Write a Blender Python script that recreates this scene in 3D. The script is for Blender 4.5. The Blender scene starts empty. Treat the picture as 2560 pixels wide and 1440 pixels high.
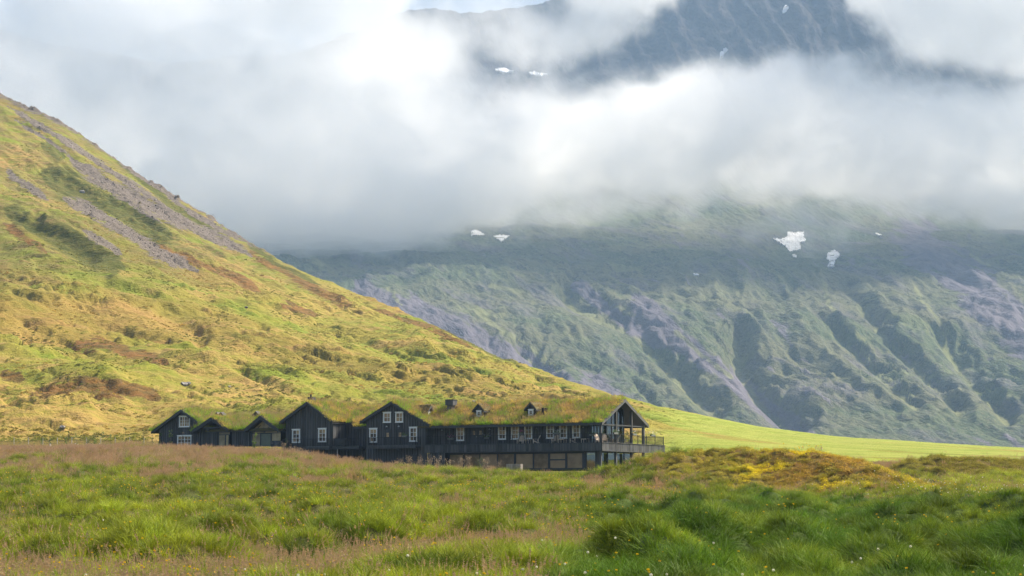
import bpy, bmesh, math, random
import numpy as np
from mathutils import Vector, Matrix

# ------------------------------------------------------------------ camera, sky, sun, exposure
SC = bpy.context.scene
COL = SC.collection
F = 5000.0            # focal length in pixels of the 2560 px wide photograph
EYE = 1.7             # eye height
PITCH = math.atan(520.0 / F)
cam = bpy.data.objects.new('camera', bpy.data.cameras.new('camera'))
COL.objects.link(cam)
cam.location = (0, 0, EYE)
cam.rotation_euler = (math.pi / 2 + PITCH, 0, 0)
cam.data.sensor_width = 36.0
cam.data.lens = F / 2560.0 * 36.0
cam.data.clip_start = 0.5
cam.data.clip_end = 40000.0
SC.camera = cam

SUN_AZ = math.atan2(0.90, 0.436)      # towards the sun, clockwise from +Y
SUN_EL = math.radians(46)
world = bpy.data.worlds.new('World'); SC.world = world; world.use_nodes = True
wn = world.node_tree.nodes; wl = world.node_tree.links
sky = wn.new('ShaderNodeTexSky'); sky.sky_type = 'NISHITA'; sky.sun_disc = False
sky.sun_elevation = SUN_EL; sky.sun_rotation = SUN_AZ
sky.air_density = 1.0; sky.dust_density = 7.0; sky.ozone_density = 1.0
wl.new(sky.outputs[0], wn['Background'].inputs[0]); wn['Background'].inputs[1].default_value = 0.09
sun = bpy.data.objects.new('sun', bpy.data.lights.new('sun', 'SUN')); COL.objects.link(sun)
sun.data.energy = 5.0; sun.data.angle = math.radians(0.6); sun.data.color = (1.0, 0.90, 0.74)
sd = Vector((math.sin(SUN_AZ) * math.cos(SUN_EL), math.cos(SUN_AZ) * math.cos(SUN_EL), math.sin(SUN_EL)))
sun.rotation_euler = sd.to_track_quat('Z', 'Y').to_euler()
sun.location = (200, 100, 300)
vs = SC.view_settings
vs.view_transform = 'Standard'; vs.look = 'None'; vs.gamma = 1.0; vs.exposure = 0.88; vs.use_curve_mapping = False
SC.render.engine = 'CYCLES'
cy = SC.cycles
cy.use_denoising = True
cy.max_bounces = 20; cy.diffuse_bounces = 3; cy.glossy_bounces = 3; cy.transmission_bounces = 6
cy.transparent_max_bounces = 12; cy.volume_bounces = 16; cy.volume_step_rate = 3.0; cy.volume_max_steps = 128
cy.use_adaptive_sampling = True; cy.adaptive_threshold = 0.02
cy.caustics_reflective = False; cy.caustics_refractive = False

# ------------------------------------------------------------------ helpers
RNG = np.random.default_rng(7)
random.seed(7)
CP, SP = math.cos(PITCH), math.sin(PITCH)

def at(px, py, d):
    """world point at depth d on the sight line of a photograph pixel (numpy friendly)"""
    a = (np.asarray(px, float) - 1280.0) / F
    b = (720.0 - np.asarray(py, float)) / F
    vy = CP - b * SP; vz = SP + b * CP
    t = d / vy
    return a * t, d + 0 * t, EYE + vz * t

def proj(x, y, z):
    z = z - EYE
    f = y * CP + z * SP; u = -y * SP + z * CP
    return 1280 + F * x / f, 720 - F * u / f

def hsh(ix, iy, seed):
    h = (ix.astype(np.int64) * 374761393 + iy.astype(np.int64) * 668265263 + seed * 1442695041) & 0xFFFFFFFF
    h = ((h ^ (h >> 13)) * 1274126177) & 0xFFFFFFFF
    h = (h ^ (h >> 16)) & 0xFFFFFFFF
    return h

def perlin(x, y, seed=0):
    xi = np.floor(x); yi = np.floor(y)
    fx = x - xi; fy = y - yi
    u = fx * fx * fx * (fx * (fx * 6 - 15) + 10); v = fy * fy * fy * (fy * (fy * 6 - 15) + 10)
    xi = xi.astype(np.int64); yi = yi.astype(np.int64)
    def g(ix, iy, dx, dy):
        a = hsh(ix, iy, seed).astype(np.float64) * (2 * math.pi / 4294967296.0)
        return np.cos(a) * dx + np.sin(a) * dy
    n00 = g(xi, yi, fx, fy); n10 = g(xi + 1, yi, fx - 1, fy)
    n01 = g(xi, yi + 1, fx, fy - 1); n11 = g(xi + 1, yi + 1, fx - 1, fy - 1)
    return ((n00 * (1 - u) + n10 * u) * (1 - v) + (n01 * (1 - u) + n11 * u) * v) * 1.5

def fbm(x, y, octv=4, seed=0, gain=0.5):
    s = 0; a = 1.0; t = 0
    for i in range(octv):
        s = s + a * perlin(x * 2.03 ** i + i * 17.3, y * 2.03 ** i - i * 9.1, seed + i * 11); t += a; a *= gain
    return s / t * 1.2

def ridged(x, y, octv=3, seed=0):
    s = 0; a = 1.0; t = 0
    for i in range(octv):
        s = s + a * (1 - 2 * np.abs(perlin(x * 2.07 ** i + i * 5.7, y * 2.07 ** i + i * 3.3, seed + i * 7))); t += a; a *= 0.5
    return s / t

def domes(x, y, cell, seed, prob=1.0, rmin=0.55, rmax=0.85):
    """frost hummocks: rounded domes on a jittered grid, 0..1 high"""
    gx = np.floor(x / cell); gy = np.floor(y / cell); best = np.zeros(np.shape(x))
    for i in (-1, 0, 1):
        for j in (-1, 0, 1):
            cx = gx + i; cy_ = gy + j
            h1 = hsh(cx, cy_, seed) / 4294967296.0; h2 = hsh(cx, cy_, seed + 1) / 4294967296.0; h3 = hsh(cx, cy_, seed + 2) / 4294967296.0; h4 = hsh(cx, cy_, seed + 3) / 4294967296.0
            dx = (x / cell - cx - 0.15 - 0.7 * h1); dy = (y / cell - cy_ - 0.15 - 0.7 * h2)
            r = (rmin + (rmax - rmin) * h3)
            q = np.clip(1 - (dx * dx + dy * dy) / (r * r), 0, 1)
            best = np.maximum(best, np.where(h4 < prob, q ** 0.7 * (0.55 + 0.45 * h3), 0))
    return best

def sstep(a, b, x):
    t = np.clip((np.asarray(x, float) - a) / (b - a), 0, 1)
    return t * t * (3 - 2 * t)

def seg_dist(px, py, pts):
    """distance to a polyline, and the fraction along it"""
    best = np.full(np.shape(px), 1e9); frac = np.zeros(np.shape(px))
    n = len(pts) - 1
    for i in range(n):
        (x0, y0), (x1, y1) = pts[i], pts[i + 1]
        dx, dy = x1 - x0, y1 - y0
        t = np.clip(((px - x0) * dx + (py - y0) * dy) / (dx * dx + dy * dy), 0, 1)
        d = np.hypot(px - x0 - t * dx, py - y0 - t * dy)
        m = d < best
        best = np.where(m, d, best); frac = np.where(m, (i + t) / n, frac)
    return best, frac

def link(o, parent=None):
    COL.objects.link(o)
    if parent is not None: o.parent = parent
    return o

def tag(o, label=None, cat=None, group=None, kind=None):
    if label: o['label'] = label
    if cat: o['category'] = cat
    if group: o['group'] = group
    if kind: o['kind'] = kind
    return o

def empty(name, loc=(0, 0, 0), rz=0.0, parent=None):
    o = bpy.data.objects.new(name, None); o.empty_display_size = 0.2
    o.location = loc; o.rotation_euler = (0, 0, rz)
    return link(o, parent)

def grid_mesh(name, X, Y, Z, attrs=None, smooth=True):
    nr, nc = X.shape
    me = bpy.data.meshes.new(name)
    co = np.stack([X, Y, Z], -1).reshape(-1, 3).astype(np.float32)
    idx = np.arange(nr * nc).reshape(nr, nc)
    q = np.stack([idx[:-1, :-1], idx[:-1, 1:], idx[1:, 1:], idx[1:, :-1]], -1).reshape(-1, 4).astype(np.int32)
    nf = len(q)
    me.vertices.add(len(co)); me.vertices.foreach_set('co', co.ravel())
    me.loops.add(nf * 4); me.loops.foreach_set('vertex_index', q.ravel())
    me.polygons.add(nf); me.polygons.foreach_set('loop_start', np.arange(0, nf * 4, 4, dtype=np.int32))
    if smooth: me.polygons.foreach_set('use_smooth', np.ones(nf, dtype=bool))
    me.update(calc_edges=True)
    for k, v in (attrs or {}).items():
        a = me.attributes.new(k, 'FLOAT', 'POINT'); a.data.foreach_set('value', v.ravel().astype(np.float32))
    return me

class NT:
    """small node-tree helper"""
    def __init__(s, tree): s.t = tree; s.n = tree.nodes; s.l = tree.links
    def node(s, typ, **kw):
        n = s.n.new(typ)
        for k, v in kw.items(): setattr(n, k, v)
        return n
    def put(s, sock, v):
        if hasattr(v, 'is_output'): s.l.new(v, sock)
        elif v is not None: sock.default_value = v
    def math(s, op, a, b=None, c=None, clamp=False):
        n = s.node('ShaderNodeMath', operation=op, use_clamp=clamp)
        s.put(n.inputs[0], a)
        if b is not None: s.put(n.inputs[1], b)
        if c is not None: s.put(n.inputs[2], c)
        return n.outputs[0]
    def mix(s, fac, a, b, blend='MIX'):
        n = s.node('ShaderNodeMix', data_type='RGBA', blend_type=blend)
        s.put(n.inputs[0], fac); s.put(n.inputs[6], a); s.put(n.inputs[7], b)
        return n.outputs[2]
    def attr(s, name, typ='GEOMETRY', out=2):
        n = s.node('ShaderNodeAttribute', attribute_name=name, attribute_type=typ); return n.outputs[out]
    def pos(s): return s.node('ShaderNodeNewGeometry').outputs['Position']
    def mapping(s, v, scale=(1, 1, 1), rot=(0, 0, 0), loc=(0, 0, 0)):
        n = s.node('ShaderNodeMapping'); s.put(n.inputs[0], v)
        n.inputs['Scale'].default_value = scale; n.inputs['Rotation'].default_value = rot; n.inputs['Location'].default_value = loc
        return n.outputs[0]
    def noise(s, v, scale=1.0, detail=3.0, rough=0.55, dist=0.0):
        n = s.node('ShaderNodeTexNoise'); s.put(n.inputs['Vector'], v)
        n.inputs['Scale'].default_value = scale; n.inputs['Detail'].default_value = detail
        n.inputs['Roughness'].default_value = rough; n.inputs['Distortion'].default_value = dist
        return n.outputs[0]
    def ramp(s, fac, lo, hi):
        n = s.node('ShaderNodeMapRange', interpolation_type='SMOOTHSTEP'); s.put(n.inputs[0], fac)
        n.inputs[1].default_value = lo; n.inputs[2].default_value = hi
        return n.outputs[0]
    def bump(s, h, strength=0.5, dist=0.1):
        n = s.node('ShaderNodeBump'); n.inputs['Strength'].default_value = strength; n.inputs['Distance'].default_value = dist
        s.put(n.inputs['Height'], h); return n.outputs[0]

ALB = 0.94            # land and timber reflect this much of the tones picked below

def new_mat(name):
    m = bpy.data.materials.new(name); m.use_nodes = True
    t = NT(m.node_tree); b = m.node_tree.nodes['Principled BSDF']
    return m, t, b

def simple_mat(name, col, rough=0.7, var=0.15, scale=4.0, bump=0.0, spec=0.3, metal=0.0, stretch=(1, 1, 1)):
    m, t, b = new_mat(name)
    tc = t.node('ShaderNodeTexCoord').outputs['Object']
    v = t.mapping(tc, stretch)
    n = t.noise(v, scale, 5, 0.6)
    oi = t.node('ShaderNodeObjectInfo').outputs['Random']
    f = t.math('ADD', t.math('MULTIPLY', n, 1.2), t.math('MULTIPLY', oi, 0.5))
    if not name.startswith(('white', 'old')): col = tuple(c * ALB for c in col)
    lo = tuple(c * (1 - var) for c in col) + (1,); hi = tuple(min(1, c * (1 + var)) for c in col) + (1,)
    c = t.mix(t.ramp(f, 0.35, 1.35), lo, hi)
    t.put(b.inputs['Base Color'], c)
    b.inputs['Roughness'].default_value = rough; b.inputs['Specular IOR Level'].default_value = spec
    b.inputs['Metallic'].default_value = metal
    if bump: t.put(b.inputs['Normal'], t.bump(n, bump, 0.02))
    return m

# ------------------------------------------------------------------ terrain heights
def blur_axis(A, sig, axis):
    r = int(3 * sig) + 1
    k = np.exp(-0.5 * (np.arange(-r, r + 1) / sig) ** 2); k /= k.sum()
    pad = [(0, 0)] * A.ndim; pad[axis] = (r, r)
    B = np.pad(A, pad, mode='edge')
    return np.apply_along_axis(lambda m: np.convolve(m, k, mode='valid'), axis, B)

TU = np.array([-1200, 0, 400, 700, 830, 1000, 1250, 1500, 1640, 1800, 2050, 2300, 2560, 3700], float)
TD = np.array([8, 14, 25, 40, 55, 80, 110, 150, 190, 232, 258, 285, 330], float)
TY = np.array([
    [2300] * 14, [1850] * 14, [1580] * 14, [1445] * 14,
    [1375, 1375, 1372, 1370, 1370, 1368, 1368, 1372, 1372, 1370, 1368, 1366, 1364, 1360],
    [1292, 1292, 1292, 1292, 1295, 1298, 1300, 1304, 1308, 1312, 1312, 1310, 1308, 1300],
    [1236, 1236, 1236, 1240, 1245, 1250, 1254, 1262, 1268, 1274, 1276, 1272, 1268, 1260],
    [1192, 1194, 1194, 1198, 1206, 1214, 1222, 1230, 1234, 1240, 1242, 1236, 1232, 1225],
    [1162, 1164, 1164, 1168, 1182, 1195, 1206, 1212, 1205, 1200, 1208, 1208, 1206, 1200],
    [1136, 1140, 1138, 1144, 1162, 1180, 1194, 1203, 1178, 1155, 1164, 1176, 1182, 1184],
    [1122, 1126, 1126, 1140, 1161, 1181, 1194, 1200, 1174, 1152, 1153, 1163, 1171, 1178],
    [1112, 1116, 1118, 1130, 1148, 1166, 1182, 1186, 1160, 1144, 1147, 1156, 1164, 1174],
    [1100, 1106, 1102, 1106, 1118, 1128, 1136, 1138, 1134, 1136, 1141, 1149, 1156, 1170]], float)
_ug = np.linspace(-1200, 3700, 491); _lg = np.linspace(math.log(8), math.log(330), 241)
_T = np.stack([np.interp(_ug, TU, r) for r in TY])
_T = np.stack([np.interp(_lg, np.log(TD), _T[:, j]) for j in range(_T.shape[1])], 1)
_T = blur_axis(blur_axis(_T, 3.0, 0), 3.5, 1)

def bil(T, fx, fy):
    nr, nc = T.shape
    fx = np.clip(fx, 0, nc - 1.001); fy = np.clip(fy, 0, nr - 1.001)
    ix = fx.astype(int); iy = fy.astype(int); tx = fx - ix; ty = fy - iy
    return (T[iy, ix] * (1 - tx) + T[iy, ix + 1] * tx) * (1 - ty) + (T[iy + 1, ix] * (1 - tx) + T[iy + 1, ix + 1] * tx) * ty

def near_y(u, d):
    return bil(_T, (u + 1200) / 10.0, (np.log(np.maximum(d, 8.01)) - _lg[0]) / (_lg[1] - _lg[0]))

SIL = np.array([(-1200, -420), (-500, -20), (0, 250), (115, 300), (230, 375), (350, 455), (470, 522), (600, 594), (700, 652), (800, 702), (950, 757),
                (1100, 812), (1250, 882), (1350, 925), (1500, 970), (1570, 990), (1640, 1014), (1760, 1040), (1900, 1068), (2100, 1093),
                (2230, 1100), (2330, 1106), (2450, 1112), (2560, 1119), (3700, 1150)], float)
D1 = np.array([(-1200, 1300), (0, 1100), (700, 980), (1000, 880), (1500, 660), (1800, 580), (2200, 620), (2560, 660), (3700, 700)], float)
_us = np.linspace(-1200, 3700, 491)
_sil = blur_axis(np.interp(_us, SIL[:, 0], SIL[:, 1]), 1.5, 0)
_d1 = blur_axis(np.interp(_us, D1[:, 0], D1[:, 1]), 12, 0)
_yb = near_y(_us, np.full_like(_us, 330.0))

def ytan(y):
    b = (720.0 - y) / F
    return (SP + b * CP) / (CP - b * SP)

def u_of(x, d): return 1280 + F * x / (d * 1.0) * 1.0 * CP ** 1 / CP

def base_z(x, d):
    """bare ground height (no small relief) and photograph column / row"""
    x = np.asarray(x, float); d = np.asarray(d, float)
    u = 1280 + F * x / d * 0.9985
    uc = np.clip(u, -1199, 3699)
    yn = near_y(uc, np.minimum(d, 330.0))
    d1 = np.interp(uc, _us, _d1); yb = np.interp(uc, _us, _yb); ys = np.interp(uc, _us, _sil)
    t = (d - 330) / (d1 - 330)
    tc = np.clip(t, 0, 1)
    g = 0.80 * tc + 0.20 * (1 - (1 - tc) ** 3)
    yh = yb + (ys - yb) * g
    y = np.where(d <= 330, yn, yh)
    z = EYE + ytan(y) * np.minimum(d, d1)
    over = np.maximum(d - d1, 0)
    z = z - np.where(over > 0, 0.5 * over - 0.0 + 0.0004 * over ** 2, 0)
    return z, u, y, t

def wbump(x, d, cu, cd, ru, rd, h):
    """a rounded mound at photograph column cu and depth cd (sizes in metres)"""
    cx = (cu - 1280) / F * cd
    q = ((x - cx) / ru) ** 2 + ((d - cd) / rd) ** 2
    return h * np.exp(-q * 1.2)

def lush(u, y):
    """damp, deep green bank of the right foreground"""
    j = 90 * perlin(u / 170.0, y / 46.0, 401) + 40 * perlin(u / 60.0, y / 18.0, 402)
    return sstep(1360, 1660, u + (y - 1300) * 0.7 + j) * sstep(1238, 1290, y + 0.25 * j)

def near_relief(x, d, u, y):
    lu = lush(u, y)
    fade = 1 - sstep(215, 250, d) * 0.75
    wx = x + 0.5 * perlin(x / 2.5, d / 2.5, 6); wd = d + 0.6 * perlin(x / 2.5, d / 2.5, 16)
    act = sstep(-0.28, 0.15, fbm(x / 9, d / 11, 2, 7))
    a = fbm(x / 2.6, d / 3.4, 3, 3) * 0.16 + domes(wx, wd, 1.7, 5, 0.75) * 0.80 * act
    b = domes(wx + .2 * wd, wd, 2.5, 25, 0.95, .6, .95) * 1.55 + domes(wx, wd, 1.2, 35, 0.7) * 0.35 + fbm(x / 9, d / 9, 2, 8) * 0.4 - 1.25
    m1 = wbump(x, d, 1950, 152, 8.0, 8.0, 2.7) + wbump(x, d, 2140, 147, 5.6, 6.0, 1.5) + wbump(x, d, 1710, 160, 7.5, 9.0, 1.9)
    m2 = wbump(x, d, 2380, 196, 8.5, 7, 1.75) + wbump(x, d, 2650, 196, 10, 8, 1.3)
    m3 = wbump(x, d, 330, 250, 6.0, 4.5, 0.55) + wbump(x, d, 560, 246, 7, 5, 0.4)
    und = fbm(x / 14, d / 14, 2, 31) * 0.35 * sstep(40, 80, d)
    nearf = sstep(30, 46, d)
    return (a + und) * fade * (1 - 0.25 * lu) * (0.3 + 0.7 * nearf) + b * lu * nearf + m1 + m2 + m3

def ground_z(x, d):
    x = np.asarray(x, float); d = np.asarray(d, float)
    z, u, y, t = base_z(x, d)
    return z + np.where(d < 331, near_relief(x, d, u, y) * (1 - sstep(300, 330, d)), 0.0)

# ------------------------------------------------------------------ materials of the land
def mat_meadow():
    m, t, b = new_mat('meadow_soil_and_thatch')
    p = t.pos()
    n1 = t.noise(p, 0.12, 4); n2 = t.noise(p, 1.7, 5, 0.65); n3 = t.noise(p, 9.0, 4, 0.6)
    c = t.mix(t.ramp(n1, 0.4, 0.62), (0.075, 0.095, 0.022, 1), (0.12, 0.10, 0.035, 1))
    c = t.mix(t.ramp(n2, 0.42, 0.68), c, (0.055, 0.075, 0.016, 1))
    c = t.mix(t.math('MULTIPLY', t.attr('heath'), t.ramp(n2, 0.3, 0.55)), c, (0.19, 0.115, 0.03, 1))
    c = t.mix(t.math('MULTIPLY', t.attr('field'), 0.9), c, (0.33, 0.39, 0.055, 1))
    c = t.mix(t.ramp(n3, 0.55, 0.75), c, (0.17, 0.145, 0.06, 1))
    c = t.mix(t.math('MULTIPLY', t.attr('damp'), 0.9), c, (0.05, 0.085, 0.014, 1))
    t.put(b.inputs['Base Color'], t.mix(1.0, c, (ALB, ALB, ALB, 1), 'MULTIPLY')); b.inputs['Roughness'].default_value = 0.95; b.inputs['Specular IOR Level'].default_value = 0.1
    t.put(b.inputs['Normal'], t.bump(t.math('ADD', n2, t.math('MULTIPLY', n3, 0.4)), 0.9, 0.25))
    return m

def mat_hill():
    m, t, b = new_mat('hillside_grass_heath_and_scree')
    p = t.pos()
    # streaks run down the fall line (towards +x, -y)
    st = t.mapping(t.mapping(p, rot=(0, 0, math.radians(40))), (0.25, 1.0, 0.6))
    sc = t.mapping(t.mapping(p, rot=(0, 0, math.radians(-25))), (0.3, 1.0, 1.0))
    big = t.noise(st, 0.028, 4, 0.6, 0.4); mid = t.noise(sc, 0.10, 5, 0.62, 0.3); fine = t.noise(sc, 0.55, 5, 0.7); tiny = t.noise(p, 2.2, 4, 0.7)
    lo = t.noise(p, 0.011, 3, 0.5)
    c = t.mix(t.ramp(big, 0.36, 0.60), (0.215, 0.26, 0.026, 1), (0.32, 0.27, 0.052, 1))
    c = t.mix(t.math('MULTIPLY', t.ramp(mid, 0.52, 0.66), 0.75), c, (0.43, 0.285, 0.10, 1))
    c = t.mix(t.math('MULTIPLY', t.ramp(mid, 0.47, 0.33), 0.8), c, (0.175, 0.235, 0.026, 1))
    c = t.mix(t.math('MULTIPLY', t.ramp(lo, 0.52, 0.64), 0.45), c, (0.26, 0.14, 0.045, 1))
    c = t.mix(t.math('MULTIPLY', t.ramp(fine, 0.56, 0.72), 0.7), c, (0.085, 0.10, 0.022, 1))
    c = t.mix(t.math('MULTIPLY', t.ramp(tiny, 0.55, 0.75), 0.5), c, (0.10, 0.105, 0.03, 1))
    c = t.mix(t.math('MULTIPLY', t.ramp(tiny, 0.46, 0.30), 0.35), c, (0.47, 0.42, 0.11, 1))
    c = t.mix(t.math('MULTIPLY', t.attr('upper'), t.ramp(mid, 0.3, 0.6)), c, t.mix(t.ramp(fine, 0.42, 0.6), (0.17, 0.165, 0.045, 1), (0.25, 0.18, 0.07, 1)))
    c = t.mix(t.math('MULTIPLY', t.attr('ochre'), t.ramp(fine, 0.35, 0.6)), c, (0.46, 0.285, 0.10, 1))
    c = t.mix(t.math('MULTIPLY', t.attr('field'), 0.82), c, t.mix(t.ramp(t.noise(t.mapping(p, (0.012, 0.16, 1.0), (0, 0, -0.12)), 1.0, 4, 0.6), 0.38, 0.62), (0.27, 0.345, 0.05, 1), (0.37, 0.41, 0.085, 1)))
    edge = t.math('ADD', t.math('MULTIPLY', t.math('SUBTRACT', fine, 0.5), 2.0), t.math('MULTIPLY', t.math('SUBTRACT', mid, 0.5), 1.6))
    def amask(name, lo_, hi_): return t.ramp(t.math('ADD', t.attr(name), t.math('MULTIPLY', edge, t.math('MINIMUM', t.math('MULTIPLY', t.attr(name), 4.0), 1.0))), lo_, hi_)
    c = t.mix(t.math('MULTIPLY', amask('heath', 0.35, 0.75), 0.85), c, t.mix(t.ramp(fine, 0.4, 0.6), (0.24, 0.105, 0.035, 1), (0.13, 0.085, 0.035, 1)))
    c = t.mix(t.math('MULTIPLY', amask('shrub', 0.25, 0.75), 0.85), c, t.mix(t.ramp(fine, 0.4, 0.6), (0.062, 0.078, 0.018, 1), (0.12, 0.12, 0.028, 1)))  # dark green tint, with the gullies' shaded sides painted in
    gr = t.mix(t.ramp(tiny, 0.38, 0.62), (0.125, 0.105, 0.092, 1), (0.22, 0.187, 0.162, 1))
    c = t.mix(amask('scree', 0.38, 0.62), c, gr)
    t.put(b.inputs['Base Color'], t.mix(1.0, c, (ALB, ALB, ALB, 1), 'MULTIPLY')); b.inputs['Roughness'].default_value = 0.95; b.inputs['Specular IOR Level'].default_value = 0.08
    h = t.math('ADD', t.math('MULTIPLY', mid, 1.2), t.math('ADD', fine, t.math('MULTIPLY', tiny, 0.35)))
    t.put(b.inputs['Normal'], t.bump(h, 1.0, 1.4))
    return m

def mat_mountain():
    m, t, b = new_mat('mountain_heath_and_scree')
    p = t.pos()
    st = t.mapping(t.mapping(p, rot=(0, 0, math.radians(70))), (0.28, 1.0, 0.5))
    big = t.noise(p, 0.0042, 5, 0.6, 0.5); mid = t.noise(st, 0.017, 6, 0.62, 0.4); fine = t.noise(st, 0.075, 5, 0.68); tiny = t.noise(p, 0.22, 4, 0.7)
    green = (0.095, 0.125, 0.05, 1); olive = (0.145, 0.15, 0.07, 1); purp = (0.14, 0.128, 0.138, 1); dark = (0.042, 0.052, 0.038, 1)
    c = t.mix(t.ramp(big, 0.42, 0.58), green, olive)
    c = t.mix(t.math('MULTIPLY', t.ramp(mid, 0.50, 0.66), 0.75), c, purp)
    c = t.mix(t.math('MULTIPLY', t.ramp(t.noise(p, 0.0075, 4, 0.6, 0.8), 0.55, 0.68), 0.6), c, (0.19, 0.22, 0.075, 1))
    c = t.mix(t.math('MULTIPLY', t.ramp(fine, 0.50, 0.66), 0.8), c, dark)
    c = t.mix(t.math('MULTIPLY', t.ramp(tiny, 0.5, 0.68), 0.75), c, (0.20, 0.185, 0.12, 1))
    c = t.mix(t.math('MULTIPLY', t.ramp(tiny, 0.48, 0.34), 0.6), c, (0.04, 0.05, 0.035, 1))
    a = t.math('ADD', t.attr('scree'), t.math('MULTIPLY', t.math('SUBTRACT', fine, 0.5), 0.9))
    c = t.mix(t.ramp(a, 0.35, 0.65), c, t.mix(t.ramp(fine, 0.35, 0.65), (0.13, 0.118, 0.128, 1), (0.185, 0.165, 0.175, 1)))
    a = t.math('ADD', t.attr('gully'), t.math('MULTIPLY', t.math('SUBTRACT', fine, 0.5), 1.1))
    c = t.mix(t.math('MULTIPLY', t.ramp(a, 0.45, 0.9), 0.7), c, (0.25, 0.26, 0.10, 1))
    c = t.mix(t.attr('rock'), c, t.mix(t.ramp(fine, 0.4, 0.65), (0.035, 0.033, 0.036, 1), (0.085, 0.075, 0.07, 1)))
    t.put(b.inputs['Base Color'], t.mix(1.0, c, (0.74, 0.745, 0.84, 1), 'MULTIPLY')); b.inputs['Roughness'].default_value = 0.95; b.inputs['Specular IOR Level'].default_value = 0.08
    h = t.math('ADD', t.math('MULTIPLY', mid, 1.4), t.math('ADD', t.math('MULTIPLY', fine, 0.5), t.math('MULTIPLY', tiny, 0.13)))
    t.put(b.inputs['Normal'], t.bump(h, 0.95, 14.0))
    return m

# ------------------------------------------------------------------ foreground meadow
def build_meadow():
    us = np.linspace(-760, 3330, 560); ds = np.geomspace(12, 331, 540)
    U, D = np.meshgrid(us, ds)
    X = (U - 1280) / F * D / 0.9985
    Z0, u, y, t = base_z(X, D)
    Z = Z0 + near_relief(X, D, u, y) * (1 - sstep(300, 330, D))
    heath = np.clip(wbump(X, D, 1940, 152, 9.0, 7.0, 1.3) + wbump(X, D, 2130, 147, 6, 6.0, 1.2) + wbump(X, D, 2400, 193, 10, 6, 0.7), 0, 1)
    field = sstep(236, 262, D) * sstep(1600, 1660, U)
    o = bpy.data.objects.new('meadow', grid_mesh('meadow', X, D, Z, {'heath': heath, 'field': field, 'damp': lush(u, y)}))
    o.data.materials.append(mat_meadow()); link(o)
    tag(o, 'tussocky meadow sloping up to the dark lodge', kind='structure')
    return o

# ------------------------------------------------------------------ near hillside
SCREE = [([(0, 262), (60, 300), (150, 352), (233, 405), (350, 477), (440, 540)], 6), ([(290, 402), (380, 462), (470, 530), (560, 580), (625, 618)], 5),
         ([(165, 400), (230, 440), (292, 476), (389, 530), (505, 578), (625, 640)], 13), ([(0, 427), (50, 458), (110, 500)], 7),
         ([(150, 492), (230, 530), (311, 575), (389, 632), (490, 676)], 15), ([(20, 300), (110, 352), (190, 412)], 3.5), ([(200, 575), (260, 610), (300, 640)], 6)]
SHRUB_SHADE = [([(95, 425), (190, 470), (272, 510), (345, 555), (420, 600)], 32), ([(110, 565), (180, 610), (245, 650), (300, 672)], 30),  # dark green strips: shrubs, and the painted shade of gully sides
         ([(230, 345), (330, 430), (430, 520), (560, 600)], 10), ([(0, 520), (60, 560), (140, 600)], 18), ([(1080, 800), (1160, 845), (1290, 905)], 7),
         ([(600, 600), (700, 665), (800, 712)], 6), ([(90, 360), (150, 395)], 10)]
HEATH = [([(330, 580), (420, 630), (505, 662), (583, 693), (650, 730)], 9), ([(622, 632), (700, 675), (800, 730), (880, 765)], 12),
         ([(0, 560), (70, 600), (110, 630)], 10), ([(180, 870), (260, 862), (330, 880)], 14), ([(300, 890), (360, 885), (420, 905)], 10),
         ([(80, 985), (200, 960), (330, 975), (400, 990)], 16), ([(0, 935), (60, 950)], 12), ([(700, 760), (800, 790)], 8), ([(930, 770), (1060, 815), (1180, 870)], 9)]
GULLY = [([(385, 757), (420, 775), (455, 797), (485, 822), (520, 862)], 21, 2.6), ([(60, 405), (180, 465), (272, 512), (420, 602)], 26, 2.2), ([(60, 540), (110, 568), (250, 655)], 28, 2.4),
         ([(240, 710), (330, 722), (400, 737)], 9, 1.4), ([(1090, 800), (1180, 850), (1280, 900)], 8, 1.6), ([(0, 690), (100, 715), (180, 730)], 8, 1.3), ([(560, 900), (700, 960), (800, 1010)], 12, 1.6),
         ([(1480, 960), (1540, 985)], 5, 0.8), ([(820, 830), (930, 860), (1040, 905)], 8, 1.2)]

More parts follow.
